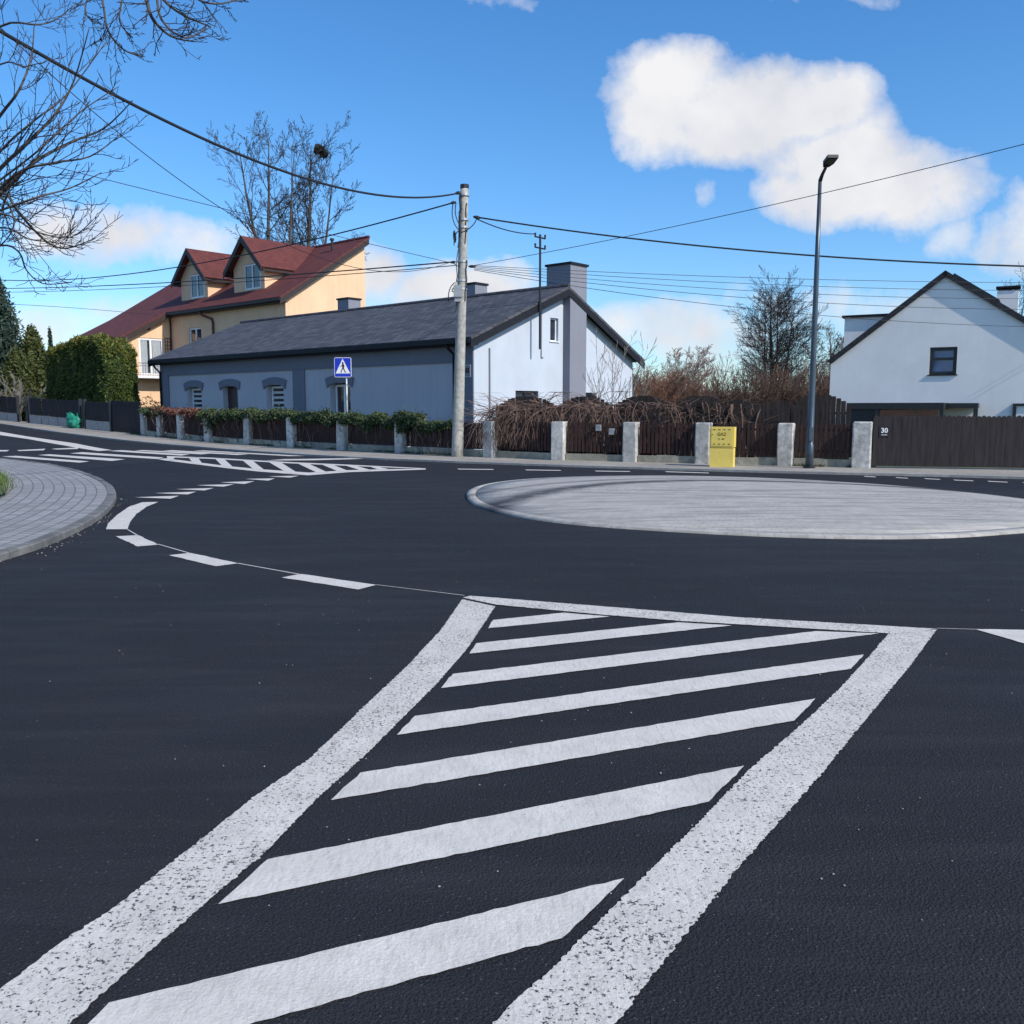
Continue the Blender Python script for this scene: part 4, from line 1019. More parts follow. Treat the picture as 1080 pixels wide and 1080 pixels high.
def dark_bits():
    m = MB(); 
    for v0, v1, dx, r in ((203, 262, -0.13, 0.02), (206, 250, -0.10, 0.035), (215, 258, 0.08, 0.018), (243, 330, -0.155, 0.014), (275, 318, 0.14, 0.018)):
        a, b = pole_at(v0), pole_at(v1); k = 9
        m.tube([a.lerp(b, i / k) + Vector((dx + rnd.uniform(-.03, .03), -0.12, 0)) for i in range(k + 1)], r, 5)
    m.build('cable_run', M['cable'], up)
    loops = [((478, 214), (474, 232), (484, 243)), ((481, 214), (478, 226), (485, 238)), ((503, 230), (499, 241), (487, 245)), ((485, 243), (478, 246), (479, 259)), ((480, 298), (472, 303), (473, 318)), ((478, 276), (482, 283), (485, 279)), ((479, 303), (474, 308), (480, 308))]
    for L3 in loops:
        a, b, c = [onp(u, v, pb - Vector((0, 0.13, 0)), Vector((1, 0, 0))) for u, v in L3]
        m = MB(); m.tube([a * (1 - t) ** 2 + b * 2 * t * (1 - t) + c * t * t for t in [i / 8 for i in range(9)]], 0.016, 5); m.build('cable_loop', M['cable'], up)
    for (u0, v0), (u1, v1), r in (((475, 214.5), (481, 213), 0.045), ((480, 204), (486, 203), 0.05), ((499, 228.5), (507, 230), 0.05), ((475, 277), (481, 276), 0.04), ((494, 281), (502, 281), 0.045), ((479, 243), (480, 256), 0.05)):
        m = MB(); a = onp(u0, v0, pb, Vector((1, 0, 0))); b = onp(u1, v1, pb, Vector((1, 0, 0))); m.tube([a, a.lerp(b, 0.3), a.lerp(b, 0.7), b], [r * 0.4, r, r, r * 0.4], 8); m.build('clamp', M['black'], up)
dark_bits()
q = pole_at(308); fr = Fr(q + Vector((-0.12, -0.17, 0)), (1, 0, 0), (0, -1, 0)); m = MB(); m.box(-0.12, 0.13, -0.02, 0.13, -0.18, 0.18, fr); m.box(-0.09, 0.1, -0.02, 0.08, -0.32, -0.182, fr); m.build('cable_box', M['mailbox'], up)

# street lamp
lb_ = g(853.3, 495.5) + Z * 0.045
sl_ = thing('street_lamp', 'tall slim blue-grey steel street lamp with bent top and flat black head', 'lamp', lb_)
hp = onp(861.5, 191, lb_, Vector((1, 0, 0))); bend = Vector((lb_.x + 0.0, lb_.y, hp.z))
m = MB(); m.tube([lb_ + Z * -0.1, lb_ + Z * 0.6, lb_ + Z * 0.62, lb_ + Z * 2.5, lb_ + Z * 5, bend], [0.105, 0.10, 0.086, 0.076, 0.062, 0.044], 16); m.build('shaft', M['lamp_steel'], sl_, smooth=True)
m = MB(); m.tube([lb_, lb_ + Z * 0.05], 0.15, 16); m.build('base_plate', M['lamp_black'], sl_)
he = bend + Vector((0.06, -0.26, 0.30))
m = MB(); m.tube([bend, bend + Vector((0.03, -0.06, 0.14)), he], [0.05, 0.042, 0.036], 10); m.build('arm', M['lamp_black'], sl_, smooth=True)
hf = Fr(he + Vector((0.02, 0, 0.05)), (1, 0, 0), Vector((0.05, -0.96, 0.25)).normalized(), Vector((0, 0.25, 0.97)).normalized())
m = MB(); m.prism([hf(-0.07, -0.10, -0.04), hf(0.07, -0.10, -0.04), hf(0.13, 0.06, -0.04), hf(0.13, 0.36, -0.04), hf(-0.13, 0.36, -0.04), hf(-0.13, 0.06, -0.04)], hf.ez * 0.08)
hd = m.build('lamp_head', M['lamp_black'], sl_)
m = MB(); m.box(-0.09, 0.09, 0.08, 0.32, -0.05, -0.042, hf); m.build('lens', M['glass'], hd)
m = MB(); fr = Fr(lb_ + Vector((-0.01, 0, 0))); m.box(-0.05, 0.05, -0.103, -0.085, 0.7, 1.05, fr); m.build('service_hatch', M['lamp_steel'], sl_)

# pedestrian crossing sign
sb = g(367, 476); sg = thing('crossing_sign', 'blue square pedestrian crossing sign on a thin grey post', 'sign', sb)
topz = onp(362, 377.5, sb, Vector((1, 0, 0))).z
m = MB(); m.tube([sb - Z * 0.1, sb + Z * (topz - 0.08)], 0.034, 12); m.build('post', M['galv'], sg, smooth=True)
sc_c = onp(361.8, 387.5, sb, Vector((1, 0, 0))); sd = Vector((0.995, -0.10, 0)).normalized(); sn = Vector((sd.y, -sd.x, 0))
sf_ = Fr(Vector((sc_c.x, sb.y - 0.05, sc_c.z)), sd, sn); S = 0.315; SH = 0.355
m = MB(); ch = 0.03
m.prism([sf_(-S + ch, 0, -SH), sf_(S - ch, 0, -SH), sf_(S, 0, -SH + ch), sf_(S, 0, SH - ch), sf_(S - ch, 0, SH), sf_(-S + ch, 0, SH), sf_(-S, 0, SH - ch), sf_(-S, 0, -SH + ch)], -sn * 0.02)
board = m.build('sign_board', M['sign_white'], sg)
m = MB(); s1 = S - 0.018; h1 = SH - 0.018; m.prism([sf_(-s1, 0.003, -h1), sf_(s1, 0.003, -h1), sf_(s1, 0.003, h1), sf_(-s1, 0.003, h1)], -sn * 0.0025); m.build('blue_field', M['sign_blue'], board)
m = MB(); m.prism([sf_(-0.27, 0.006, -0.22), sf_(0.27, 0.006, -0.22), sf_(0, 0.006, 0.31)], -sn * 0.0028); m.build('white_triangle', M['sign_white'], board)
m = MB()
def stroke(p, q, w):
    p, q = Vector(p), Vector(q); d = (q - p).normalized() * w; t = Vector((-d.y, d.x))
    m.prism([sf_(*(x := p - d * .3 + t).xy.to_tuple()[:1], 0.009, x.y), sf_((y := q + d * .3 + t).x, 0.009, y.y), sf_((z_ := q + d * .3 - t).x, 0.009, z_.y), sf_((w_ := p - d * .3 - t).x, 0.009, w_.y)], -sn * 0.0028)
def disc(c, r): m.prism([sf_(c[0] + r * math.cos(k * math.pi / 6), 0.009, c[1] + r * math.sin(k * math.pi / 6)) for k in range(12)], -sn * 0.0028)
disc((0.0, 0.165), 0.03)
for a in (((0.01, 0.125), (0.015, -0.01), 0.032), ((0.015, 0.1), (-0.05, 0.045), 0.013), ((-0.05, 0.045), (-0.085, 0.02), 0.011), ((0.02, 0.1), (0.06, 0.03), 0.013), ((0.01, -0.01), (-0.035, -0.09), 0.018), ((-0.035, -0.09), (-0.07, -0.18), 0.015), ((0.02, -0.01), (0.05, -0.09), 0.018), ((0.05, -0.09), (0.095, -0.18), 0.015), ((0.095, -0.185), (0.125, -0.165), 0.01), ((-0.07, -0.185), (-0.045, -0.185), 0.01)):
    stroke(*a)
m.build('walking_figure', M['black'], board)

# yellow gas cabinet
gbp = g(760.5, 494.3) + Z * 0.045; cd = Vector((0.93, -0.37, 0)).normalized(); cn = Vector((cd.y, -cd.x, 0))
gc = thing('gas_cabinet', 'yellow metal utility cabinet standing against the picket fence', 'cabinet', gbp)
cf_ = Fr(Vector((gbp.x, gbp.y, 0.04)), cd, cn); hw = 0.305; H1 = onp(760, 452, gbp, Vector((1, 0, 0))).z
m = MB(); m.box(-hw, hw, -0.34, 0.0, 0.0, 0.50, cf_); base_ = m.build('lower_box', M['gas_yellow'], gc)
m = MB(); m.box(-hw - 0.012, hw + 0.012, -0.352, 0.012, 0.525, H1, cf_); m.box(-hw + 0.02, hw - 0.02, -0.32, -0.02, 0.50, 0.525, cf_); upb = m.build('upper_box', M['gas_yellow'], gc)
m = MB(); m.box(-hw + 0.03, hw - 0.03, 0.014, 0.022, 0.56, H1 - 0.03, cf_); dr_ = m.build('door', M['gas_yellow'], gc)
m = MB()
for z in (0.60, H1 - 0.075):
    for k in range(4): x = -0.19 + k * 0.128; m.box(x - 0.028, x + 0.028, 0.024, 0.028, z, z + 0.022, cf_)
m.build('vent_slots', M['gas_dark'], dr_)
text_mesh('GAZ', 0.115, Fr(cf_(0.0, 0.025, H1 - 0.19), cd, cn), 'lettering', M['gas_dark'], dr_, 0.001)
m = MB(); m.box(-0.075, -0.05, 0.024, 0.028, 0.73, 0.765, cf_); m.box(0.0, 0.07, 0.024, 0.028, 0.73, 0.76, cf_); m.tube([cf_(-0.24, 0.022, 0.86), cf_(-0.24, 0.035, 0.86)], 0.014, 8); m.build('lock', M['gas_dark'], dr_)

# green bags by the board fence
bgp = g(78.5, 452.5); bg = thing('rubbish_bag', 'crumpled green plastic bag propped against the dark board fence', 'bag', bgp)
m = MB(); m.blob(bgp + Vector((0.05, 0, 0.30)), 0.36, 18, 12, jit=0.7, sc_=(1, 0.7, 0.95)); m.blob(bgp + Vector((-0.18, 0.02, 0.62)), 0.22, 14, 9, jit=0.8, sc_=(0.9, 0.7, 1)); m.build('bag_body', M['bag'], bg, smooth=True)
m = MB(); 
for dx in (-0.25, -0.08, 0.2): m.tube([bgp + Vector((dx, 0, 0.6)), bgp + Vector((dx + rnd.uniform(-.1, .1), -0.05, 0.85)), bgp + Vector((dx + 0.12, 0, 0.7))], [0.05, 0.035, 0.02], 6)
m.build('tied_ears', M['bag'], bg)

# ================================================================ CABLES
def cable(p0, p1, via, r, label, grp=None):
    best = None
    for k in range(0, 160):
        s = k * 0.04 - 0.4
        dmin = 1e9
        for i in range(1, 60):
            t = i / 60; p = p0.lerp(p1, t); p.z -= 4 * s * t * (1 - t)
            if p.y < 1: continue
            u, v = pix(p); dd = (u - via[0]) ** 2 + (v - via[1]) ** 2; dmin = min(dmin, dd)
        if best is None or dmin < best[0]: best = (dmin, s)
    s = best[1]; m = MB(); n = 40; pts = []
    for i in range(n + 1):
        t = i / n; p = p0.lerp(p1, t); p.z -= 4 * s * t * (1 - t); pts.append(p)
    m.tube(pts, r, 5); o = m.build('overhead_cable', M['cable'], smooth=True); tag(o, label, 'cable', grp); return o
def PP(u, v): return onp(u, v, pb, Vector((1, 0, 0)))
G1 = 'overhead cables strung from the concrete pole'
cable(at(-260, -130, 9.5), PP(484, 203.5), (230, 157), 0.027, 'thick black cable crossing the upper left sky to the pole top', G1)
cable(at(-60, 289, 62), PP(477, 214), (240, 272), 0.024, 'black cable dipping from the pole leftwards across the red roof', G1)
cable(at(-60, 304, 62), PP(480, 276), (200, 297), 0.022, 'cable from the middle of the pole passing in front of both dormers', G1)
cable(at(-60, 308, 63), PP(480, 280), (200, 301), 0.014, 'thin cable just below the one crossing both dormers', G1)
cable(at(-60, 318.5, 66), Y(44.4, 11.5, 8.7), (90, 326), 0.017, 'short service cable running from the spruce to the red roof corner')
cable(at(-60, -30, 14), PP(479, 275), (245, 225), 0.008, 'very thin steep wire coming down from the bare tree to the pole', G1)
cable(at(-60, 146, 20), PP(479, 278), (235, 219), 0.009, 'very thin shallow wire from the bare tree to the pole', G1)
cable(PP(503, 229), at(1260, 283, 24), (760, 262), 0.025, 'thick black cable sweeping right from the pole above the street lamp base', G1)
cable(PP(503, 231), b0 + N * -0.3 + Z * (mast_top - 0.02), (535, 243), 0.020, 'short cable linking the pole to the mast on the grey roof', G1)
cable(PP(499, 280), at(1300, 95, 17), (760, 229), 0.009, 'thin wire rising to the upper right across the cloud', G1)
for i, (v1, vm, r) in enumerate(((298, 292, .008), (306, 298, .008), (313.5, 305, .008), (325, 312, .009), (345, 322, .009))):
    cable(PP(500, 280 + i * 1.2), at(1200, v1, 30 + i), (760, vm), r, ['highest', 'second highest', 'middle', 'second lowest', 'lowest'][i] + ' of the five thin wires running right towards the white house', G1)

# ================================================================ VEGETATION
def bark_path(p, d, L, n, wob, grav, rg):
    pts = [p.copy()]; d = d.normalized()
    for _ in range(n):
        d = (d + Vector((rg.gauss(0, wob), rg.gauss(0, wob), rg.gauss(0, wob))) + Z * grav).normalized(); p = p + d * (L / n); pts.append(p.copy())
    return pts
def branch(mbs, pts, r0, r1, lvl, spec, rg):
    """pts is a limb; grow twigs off it"""
    n = len(pts) - 1; mb = mbs[0] if lvl < spec.get('split', 1) else mbs[1]
    mb.tube(pts, [r0 + (r1 - r0) * k / n for k in range(n + 1)], spec['sides'][min(lvl, len(spec['sides']) - 1)], cap=lvl < 2)
    if lvl >= spec['max']: return
    cnt = spec['n'][lvl]; L = sum((pts[i + 1] - pts[i]).length for i in range(n))
    for k in range(cnt):
        t = spec['t0'][lvl] + (0.98 - spec['t0'][lvl]) * (k + rg.random()) / cnt; x = t * n; i = min(n - 1, int(x)); p = pts[i].lerp(pts[i + 1], x - i); d = (pts[i + 1] - pts[i]).normalized()
        side = d.orthogonal().normalized(); side.rotate(Matrix.Rotation(rg.uniform(0, 2 * math.pi), 3, d)); a = R(rg.gauss(spec['ang'][lvl], 9))
        nd = d * math.cos(a) + side * math.sin(a)
        l2 = L * spec['f'][lvl] * rg.uniform(0.6, 1.15) * (spec.get('k', (1.15, 0.75))[0] - spec.get('k', (1.15, 0.75))[1] * t); ra = (r0 + (r1 - r0) * t) * spec.get('rf', 0.55); ra = max(ra, spec['rmin'])
        branch(mbs, bark_path(p, nd, l2, spec['seg'][lvl], spec['wob'], spec['grav'], rg), ra, max(spec['rmin'] * 0.75, ra * 0.3), lvl + 1, spec, rg)
def tree(name, label, base, stems, spec, mats, cat='tree', group=None, seed=1, crown='crown'):
    t = thing(name, label, cat, base, group); rg = random.Random(seed); mbs = (MB(), MB())
    for d, L, r in stems: branch(mbs, bark_path(base + Vector((rg.uniform(-.15, .15), rg.uniform(-.15, .15), -0.2)), Vector(d), L, 12, 0.03, 0.02, rg), r, r * 0.11, 0, spec, rg)
    mbs[0].build('trunk', mats[0], t, uv=False, smooth=True); mbs[1].build(crown, mats[1], t, uv=False); return t
def gbase(u, y): r_ = ray(u, 430); x = r_.x / r_.y * y; return Vector((x, y, terr(x, y)))
big = dict(max=4, n=[15, 9, 7, 4], t0=[0.34, 0.12, 0.12, 0.1], ang=[38, 40, 38, 36], f=[0.36, 0.42, 0.40, 0.42], seg=[9, 6, 4, 3], sides=[7, 4, 3, 3], rmin=0.0135, wob=0.075, grav=0.05, split=1, rf=0.42, k=(1.05, 0.5))
def up_dir(u0, u1, D, H_): return Vector(((u1 - u0) / FPX * D, 0, H_)).normalized()
t1 = tree('bare_tree', 'tall bare three-stemmed tree behind the red ridge, left of the nest tree', gbase(290, 82), [(up_dir(292, 268, 82, 27), 24, 0.34), (up_dir(290, 288, 82, 27), 24.5, 0.38), (up_dir(290, 312, 82, 27), 23, 0.32)], big, (M['bark'], M['twig']), seed=4, group='tall bare trees behind the peach house')
t2 = tree('bare_tree', 'tall bare tree behind the red ridge carrying a round dark nest', gbase(323, 84), [(up_dir(323, 336, 84, 27), 24, 0.34), (up_dir(322, 318, 84, 25), 21.5, 0.28), (up_dir(323, 366, 84, 25), 22, 0.30)], big, (M['bark'], M['twig']), seed=11, group='tall bare trees behind the peach house')
nq = at(336, 158, 83.7); m = MB(); m.blob(nq, 0.42, 12, 8, jit=0.6, sc_=(1.1, 1.1, 1))
m.blob(nq + Vector((0.45, 0, -0.35)), 0.36, 12, 8, jit=0.6)
for k in range(60):
    d = Vector((rnd.gauss(0, 1), rnd.gauss(0, 1), rnd.gauss(0, 0.7))).normalized(); a = nq + d * 0.3 + Vector((rnd.uniform(0, .4), 0, -0.2)); m.tube([a, a + d * 0.5 + Vector((rnd.gauss(0, .2), rnd.gauss(0, .2), rnd.gauss(0, .2)))], 0.02, 3)
tag(m.build('nest', M['nest'], uv=False), 'round dark twig nest high in the bare tree', 'nest')
alder = dict(max=3, n=[50, 14, 7], t0=[0.2, 0.12, 0.15], ang=[64, 38, 36], f=[0.46, 0.36, 0.36], k=(1.0, 0.45), seg=[6, 4, 3], sides=[6, 3, 3], rmin=0.0075, wob=0.07, grav=0.06, split=1, rf=0.22)
D3 = 58
tree('bare_tree', 'round bare tree of five straight stems left of the street lamp', gbase(815, D3), [(up_dir(806, 786, D3, 9), 8.0, 0.13), (up_dir(812, 804, D3, 9), 8.6, 0.12), (up_dir(815, 817, D3, 9), 9.1, 0.13), (up_dir(820, 822, D3, 9), 8.8, 0.12), (up_dir(820, 846, D3, 9), 8.3, 0.13)], alder, (M['bark'], M['twig']), seed=21)
mid = dict(max=3, n=[18, 10, 6], t0=[0.3, 0.2, 0.2], ang=[42, 42, 40], f=[0.5, 0.5, 0.45], seg=[5, 4, 3], sides=[6, 3, 3], rmin=0.010, wob=0.1, grav=0.04, split=1, rf=0.4)
tree('bare_tree', 'bushy bare tree between the street lamp and the white house', gbase(878, 56), [((0.05, 0, 1), 6.3, 0.16), ((0.3, 0, 1), 5.8, 0.12), ((-0.25, 0, 1), 5.8, 0.12), ((0.12, 0, 1), 6.0, 0.1)], mid, (M['bark_pale'], M['twig_brown']), seed=31)
tree('bare_tree', 'bare treetop showing above the chimney of the white house', gbase(1062, 72), [((0, 0, 1), 11.6, 0.16), ((0.08, 0, 1), 11.2, 0.14), ((-0.08, 0, 1), 11.0, 0.14)], dict(mid, n=[12, 6, 3]), (M['bark'], M['twig']), seed=33)
tree('bare_tree', 'pale bare tree rising above the reddish thicket', gbase(722, 80), [((0.05, 0, 1), 6.6, 0.14), ((-0.2, 0, 1), 6.2, 0.12), ((0.25, 0, 1), 5.9, 0.12)], dict(mid, rmin=0.016), (M['bark_pale'], M['twig_pale']), seed=35)
sap = dict(max=2, n=[9, 4], t0=[0.12, 0.2], ang=[30, 30], f=[0.55, 0.4], seg=[6, 4], sides=[6, 4, 3], rmin=0.0085, wob=0.05, grav=0.07, split=1, rf=0.55)
Ds = 33.0; bs = gbase(648, Ds)
tree('sapling', 'thin young bare tree in front of the pale gable wall', bs, [(up_dir(648, 646, Ds, 3), 3.6, 0.035), (up_dir(648, 634, Ds, 3), 3.9, 0.03), (up_dir(648, 674, Ds, 3), 4.1, 0.035), (up_dir(648, 690, Ds, 3), 3.3, 0.025), (up_dir(648, 612, Ds, 2.4), 2.9, 0.025), (up_dir(648, 662, Ds, 3), 4.0, 0.02)], sap, (M['bark_pale'], M['bark_pale']), seed=41)
# reddish thicket, shrub by shrub
shr = dict(max=2, n=[13, 7], t0=[0.12, 0.12], ang=[28, 34], f=[0.42, 0.42], seg=[4, 3], sides=[4, 3, 3], rmin=0.009, wob=0.09, grav=0.03, split=1, rf=0.6)
def shrub(u, D, h, w, mats, label, seed, grp, ns=26):
    base = gbase(u, D); rg = random.Random(seed); st = []
    t = thing('bare_shrub', label, 'shrub', base, grp); mbs = (MB(), MB())
    for k in range(ns):
        a = rg.uniform(0, 2 * math.pi); rr0 = rg.random() ** 0.5 * w; b = base + Vector((math.cos(a) * rr0, math.sin(a) * rr0 * 0.8, -0.1))
        d = Vector((math.cos(a) * 0.32 * rr0 / w + rg.gauss(0, .1), math.sin(a) * 0.2 + rg.gauss(0, .1), 1)); branch(mbs, bark_path(b, d, h * rg.uniform(0.7, 1.05) * (1 - 0.25 * (rr0 / w) ** 2), 6, 0.07, 0.02, rg), 0.024, 0.009, 0, shr, rg)
    mbs[0].build('stems', mats[0], t, uv=False); mbs[1].build('twigs', mats[1], t, uv=False)
gs_ = 'bare shrubs of the thicket behind the plank fence'
lab = ['reddish bare shrub beside the corner of the pale gable wall', 'reddish upright shrub second from the pale gable wall', 'rusty bare shrub below the pale tree', 'brown twiggy shrub left of the five-stemmed tree', 'dark brown twiggy shrub under the five-stemmed tree', 'rusty shrub just left of the lamp post', 'dark twiggy shrub behind the lamp post']
for i, (u, D, h, w, mt) in enumerate(((676, 50, 4.1, 1.5, 'twig_red'), (702, 52, 4.3, 1.7, 'twig_red'), (732, 54, 4.4, 1.9, 'twig_red'), (764, 50, 4.4, 1.9, 'twig_brown'), (800, 50, 4.3, 2.0, 'twig_brown'), (836, 52, 4.2, 1.8, 'twig_red'), (866, 50, 4.3, 1.6, 'twig_brown'))):
    shrub(u, D, h, w, (M[mt], M[mt]), lab[i], 50 + i, gs_, 42)
# far woods as one mass
def woods():
    m = MB(); rg = random.Random(3)
    for k in range(2600):
        a = rg.uniform(-1.25, 1.25); D = rg.uniform(120, 210); x = math.sin(a) * D; y = math.cos(a) * D; h = rg.uniform(4.5, 8.5) * (0.7 + 0.5 * noise.noise(Vector((a * 6, 0, 0)))) ; z = terr(x, y)
        for j in range(3):
            p = Vector((x, y, z - 0.3)); q = p + Vector((rg.gauss(0, 1.0), rg.gauss(0, .6), h * rg.uniform(.6, 1))); m.tube([p, p.lerp(q, .6) + Vector((rg.gauss(0, .4), 0, 0)), q], [0.16, 0.12, 0.04], 3, cap=False)
            for _ in range(5):
                c_ = p.lerp(q, rg.uniform(.35, .95)); m.tube([c_, c_ + Vector((rg.gauss(0, 1.1), rg.gauss(0, 1), rg.uniform(.3, 1.6)))], [0.07, 0.03], 3, cap=False)
    o = m.build('woods', M['twig_brown'], uv=False); o['kind'] = 'stuff'
woods()
# foreground tree, limbs reach in from the left
def fore():
    tb = Vector((-7.6, 10.0, 0.0)); rg = random.Random(5)
    t = thing('bare_tree', 'near bare tree whose dark limbs reach in at the upper left', 'tree', tb)
    mbs = (MB(), MB())
    trunk = [tb + Z * -0.2, tb + Vector((0.02, 0, 1.2)), tb + Vector((0.06, -0.02, 2.6)), tb + Vector((-0.02, 0, 4.0)), tb + Vector((-0.15, 0, 5.6)), tb + Vector((-0.1, 0, 7.6)), tb + Vector((0.1, 0, 9.5))]
    mbs[0].tube(trunk, [0.27, 0.22, 0.19, 0.16, 0.12, 0.08, 0.03], 10)
    sp = dict(max=2, n=[13, 5], t0=[0.30, 0.15], ang=[38, 42], f=[0.22, 0.36], seg=[7, 5], sides=[6, 4, 3], rmin=0.0036, wob=0.13, grav=0.10, split=1, rf=0.42)
    limbs = [
        ([(-150, 300), (-40, 225), (0, 178), (30, 150), (60, 118), (78, 85), (94, 30)], 0.042, 10.0),
        ([(-150, 300), (-40, 235), (0, 205), (35, 172), (75, 150), (110, 135), (140, 106)], 0.042, 9.7),
        ([(-150, 260), (-50, 190), (0, 122), (20, 95), (33, 60), (36, 25)], 0.035, 10.3),
        ([(-150, 310), (-40, 240), (15, 185), (55, 172), (95, 165), (127, 142)], 0.034, 9.5),
        ([(-150, 330), (-50, 230), (0, 203), (20, 225), (48, 254), (70, 262), (101, 251)], 0.030, 9.4),
        ([(-40, 200), (0, 208), (14, 228), (12, 245), (-2, 262)], 0.022, 9.6),
        ([(-150, 330), (-50, 275), (0, 259), (20, 266), (28, 285), (45, 299), (74, 298)], 0.020, 9.8),
        ([(-150, 160), (-50, 80), (0, 28), (40, 26), (60, 20), (77, 6)], 0.024, 10.5),
        ([(-150, 180), (-50, 110), (0, 68), (25, 70), (40, 67)], 0.018, 10.2),
        ([(-150, 320), (-50, 240), (0, 222), (40, 208), (75, 198), (107, 182)], 0.026, 9.3),
        ([(-150, 300), (-50, 225), (0, 160), (35, 128), (70, 100), (112, 44)], 0.026, 9.9),
        ([(-150, 300), (-50, 225), (0, 190), (45, 155), (85, 118), (124, 92)], 0.026, 10.1),
        ([(-150, 300), (-50, 240), (0, 225), (40, 245), (75, 250), (98, 232)], 0.018, 9.6),
        ([(-150, 320), (-60, 262), (0, 240), (30, 252), (60, 256), (88, 262)], 0.016, 9.9)]
    def cr(P, n=5):   # smooth curve through points
        out = []
        for i in range(len(P) - 1):
            a, b, c, d = P[max(0, i - 1)], P[i], P[i + 1], P[min(len(P) - 1, i + 2)]
            for k in range(n):
                s = k / n; out.append(0.5 * ((2 * b) + (c - a) * s + (2 * a - 5 * b + 4 * c - d) * s * s + (3 * b - a - 3 * c + d) * s ** 3))
        return out + [P[-1]]
    for pl, r, D in limbs:
        pts = [at(u, v, D + 0.25 * math.sin(i * 1.7)) for i, (u, v) in enumerate(pl)]
        zt_ = min(9, max(1.5, pts[0].z)); root = tb + Vector((-0.05, 0, zt_ - 0.25))
        branch(mbs, cr([root] + pts, 4), r * 0.8, 0.0045, 0, sp, rg)
    # high limb that passes above the frame and hangs into it
    hang = [([(-150, -160), (20, -130), (120, -60), (150, -12), (160, 18), (180, 38), (205, 44)], 0.035, 8.6), ([(-150, -160), (20, -130), (130, -70), (165, -10), (190, 14), (222, 28)], 0.03, 8.5),
            ([(-150, -160), (10, -120), (95, -60), (108, 0), (114, 32), (130, 52), (150, 60)], 0.018, 8.8), ([(-150, -170), (60, -130), (160, -60), (200, -8), (225, 4), (250, 0)], 0.022, 8.6), ([(-150, -160), (20, -120), (110, -60), (128, -10), (126, 22), (140, 40)], 0.014, 8.7), ([(20, -130), (120, -70), (160, -20), (170, 20), (195, 40), (217, 30)], 0.018, 8.4), ([(0, -130), (70, -70), (92, -20), (90, 12), (100, 24)], 0.012, 8.9)]
    sp2 = dict(sp, n=[12, 4], f=[0.085, 0.34], t0=[0.62, 0.2], grav=0.05)
    for pl, r, D in hang:
        pts = [at(u, v, D + 0.15 * math.sin(i * 1.3)) for i, (u, v) in enumerate(pl)]
        branch(mbs, cr([tb + Vector((-0.1, 0, 7.2))] + pts, 4), r, 0.006, 0, sp2, rg)
    # rest of the crown on the far side of the trunk
    for k in range(12):
        a = rg.uniform(1.9, 4.6); p = trunk[3].lerp(trunk[6], rg.random()); branch(mbs, bark_path(p, Vector((math.cos(a), math.sin(a), 0.5)), rg.uniform(2.2, 3.6), 8, 0.09, 0.03, rg), 0.05, 0.008, 0, sp, rg)
    mbs[0].build('trunk', M['bark'], t, uv=False, smooth=True); mbs[1].build('crown', M['twig_near'], t, uv=False)
fore()

# leafy masses
def leafq(m, c, s, rg, up=0.3, long=1.6):
    d = Vector((rg.gauss(0, 1), rg.gauss(0, 1), rg.gauss(0, 1) + up)).normalized(); b = d.orthogonal().normalized(); b.rotate(Matrix.Rotation(rg.uniform(0, 6.28), 3, d))
    m.poly([c - d * s * long, c + b * s * 0.5, c + d * s * long, c - b * s * 0.5])
def hedge():
    HF = Fp(0, -2.2); c0 = onp(113, 430, HF, E); c1 = onp(50, 430, HF, E); e0 = (c0 - A).dot(E); e1 = (c1 - A).dot(E)
    cN = onp(146, 400, c0, N); dp = (cN - c0).dot(N); rg = random.Random(9)
    topz = onp(113, 356, HF, E).z; t = thing('hedge', 'tall clipped thuja hedge with yellow-green tips beside the peach house', 'hedge', Vector((c0.x, c0.y, terr(c0.x, c0.y))))
    m = MB(); tp = MB(); dp = min(dp, 3.2)
    for k in range(36000):
        face = rg.random(); x = rg.uniform(e0, e1); n = rg.uniform(0, dp); z = rg.uniform(0.3, 1)
        if face < 0.42: n = abs(rg.gauss(0, 0.12))
        elif face < 0.62: x = e0 + abs(rg.gauss(0, 0.12))
        elif face < 0.86: z = 1 - abs(rg.gauss(0, 0.02))
        lump = 0.28 * noise.noise(Vector((x * 0.9, n * 0.9, z * 3.5))) ; fx = (x - e0) / (e1 - e0); tl = topz - 1.1 * max(0, fx - .35) ** 1.3 - 0.5 * max(0, .12 - fx) / .12 - 0.35 * (n / dp) ** 2 + 0.3 * noise.noise(Vector((x * 1.7, n * 1.5, 5))) + (0.35 * rg.random() ** 3)
        g0 = terr(*Fp(x, -2.2).xy); p = Fp(x + lump * (1 if face >= .42 and face < .62 else 0), -2.2 + n - (lump if face < .42 else 0), g0 + (tl - g0) * z)
        leafq(tp if (z > 0.93 and rg.random() < 0.5) or (z > 0.8 and rg.random() < .15) else m, p, rg.uniform(0.045, 0.10), rg, 0.9, 1.9)
    m.build('foliage', M['thuja'], t, uv=False)
    tp.build('new_tips', M['thuja_tip'], t, uv=False)
    m = MB(); m.box(e0 + 0.25, e1 - 0.25, -dp + 0.2, -0.3, 0.3, topz - 1.6, Fr(Fp(0, -2.2), E, -N)); m.build('inner_growth', M['thuja'], t, uv=False)
hedge()
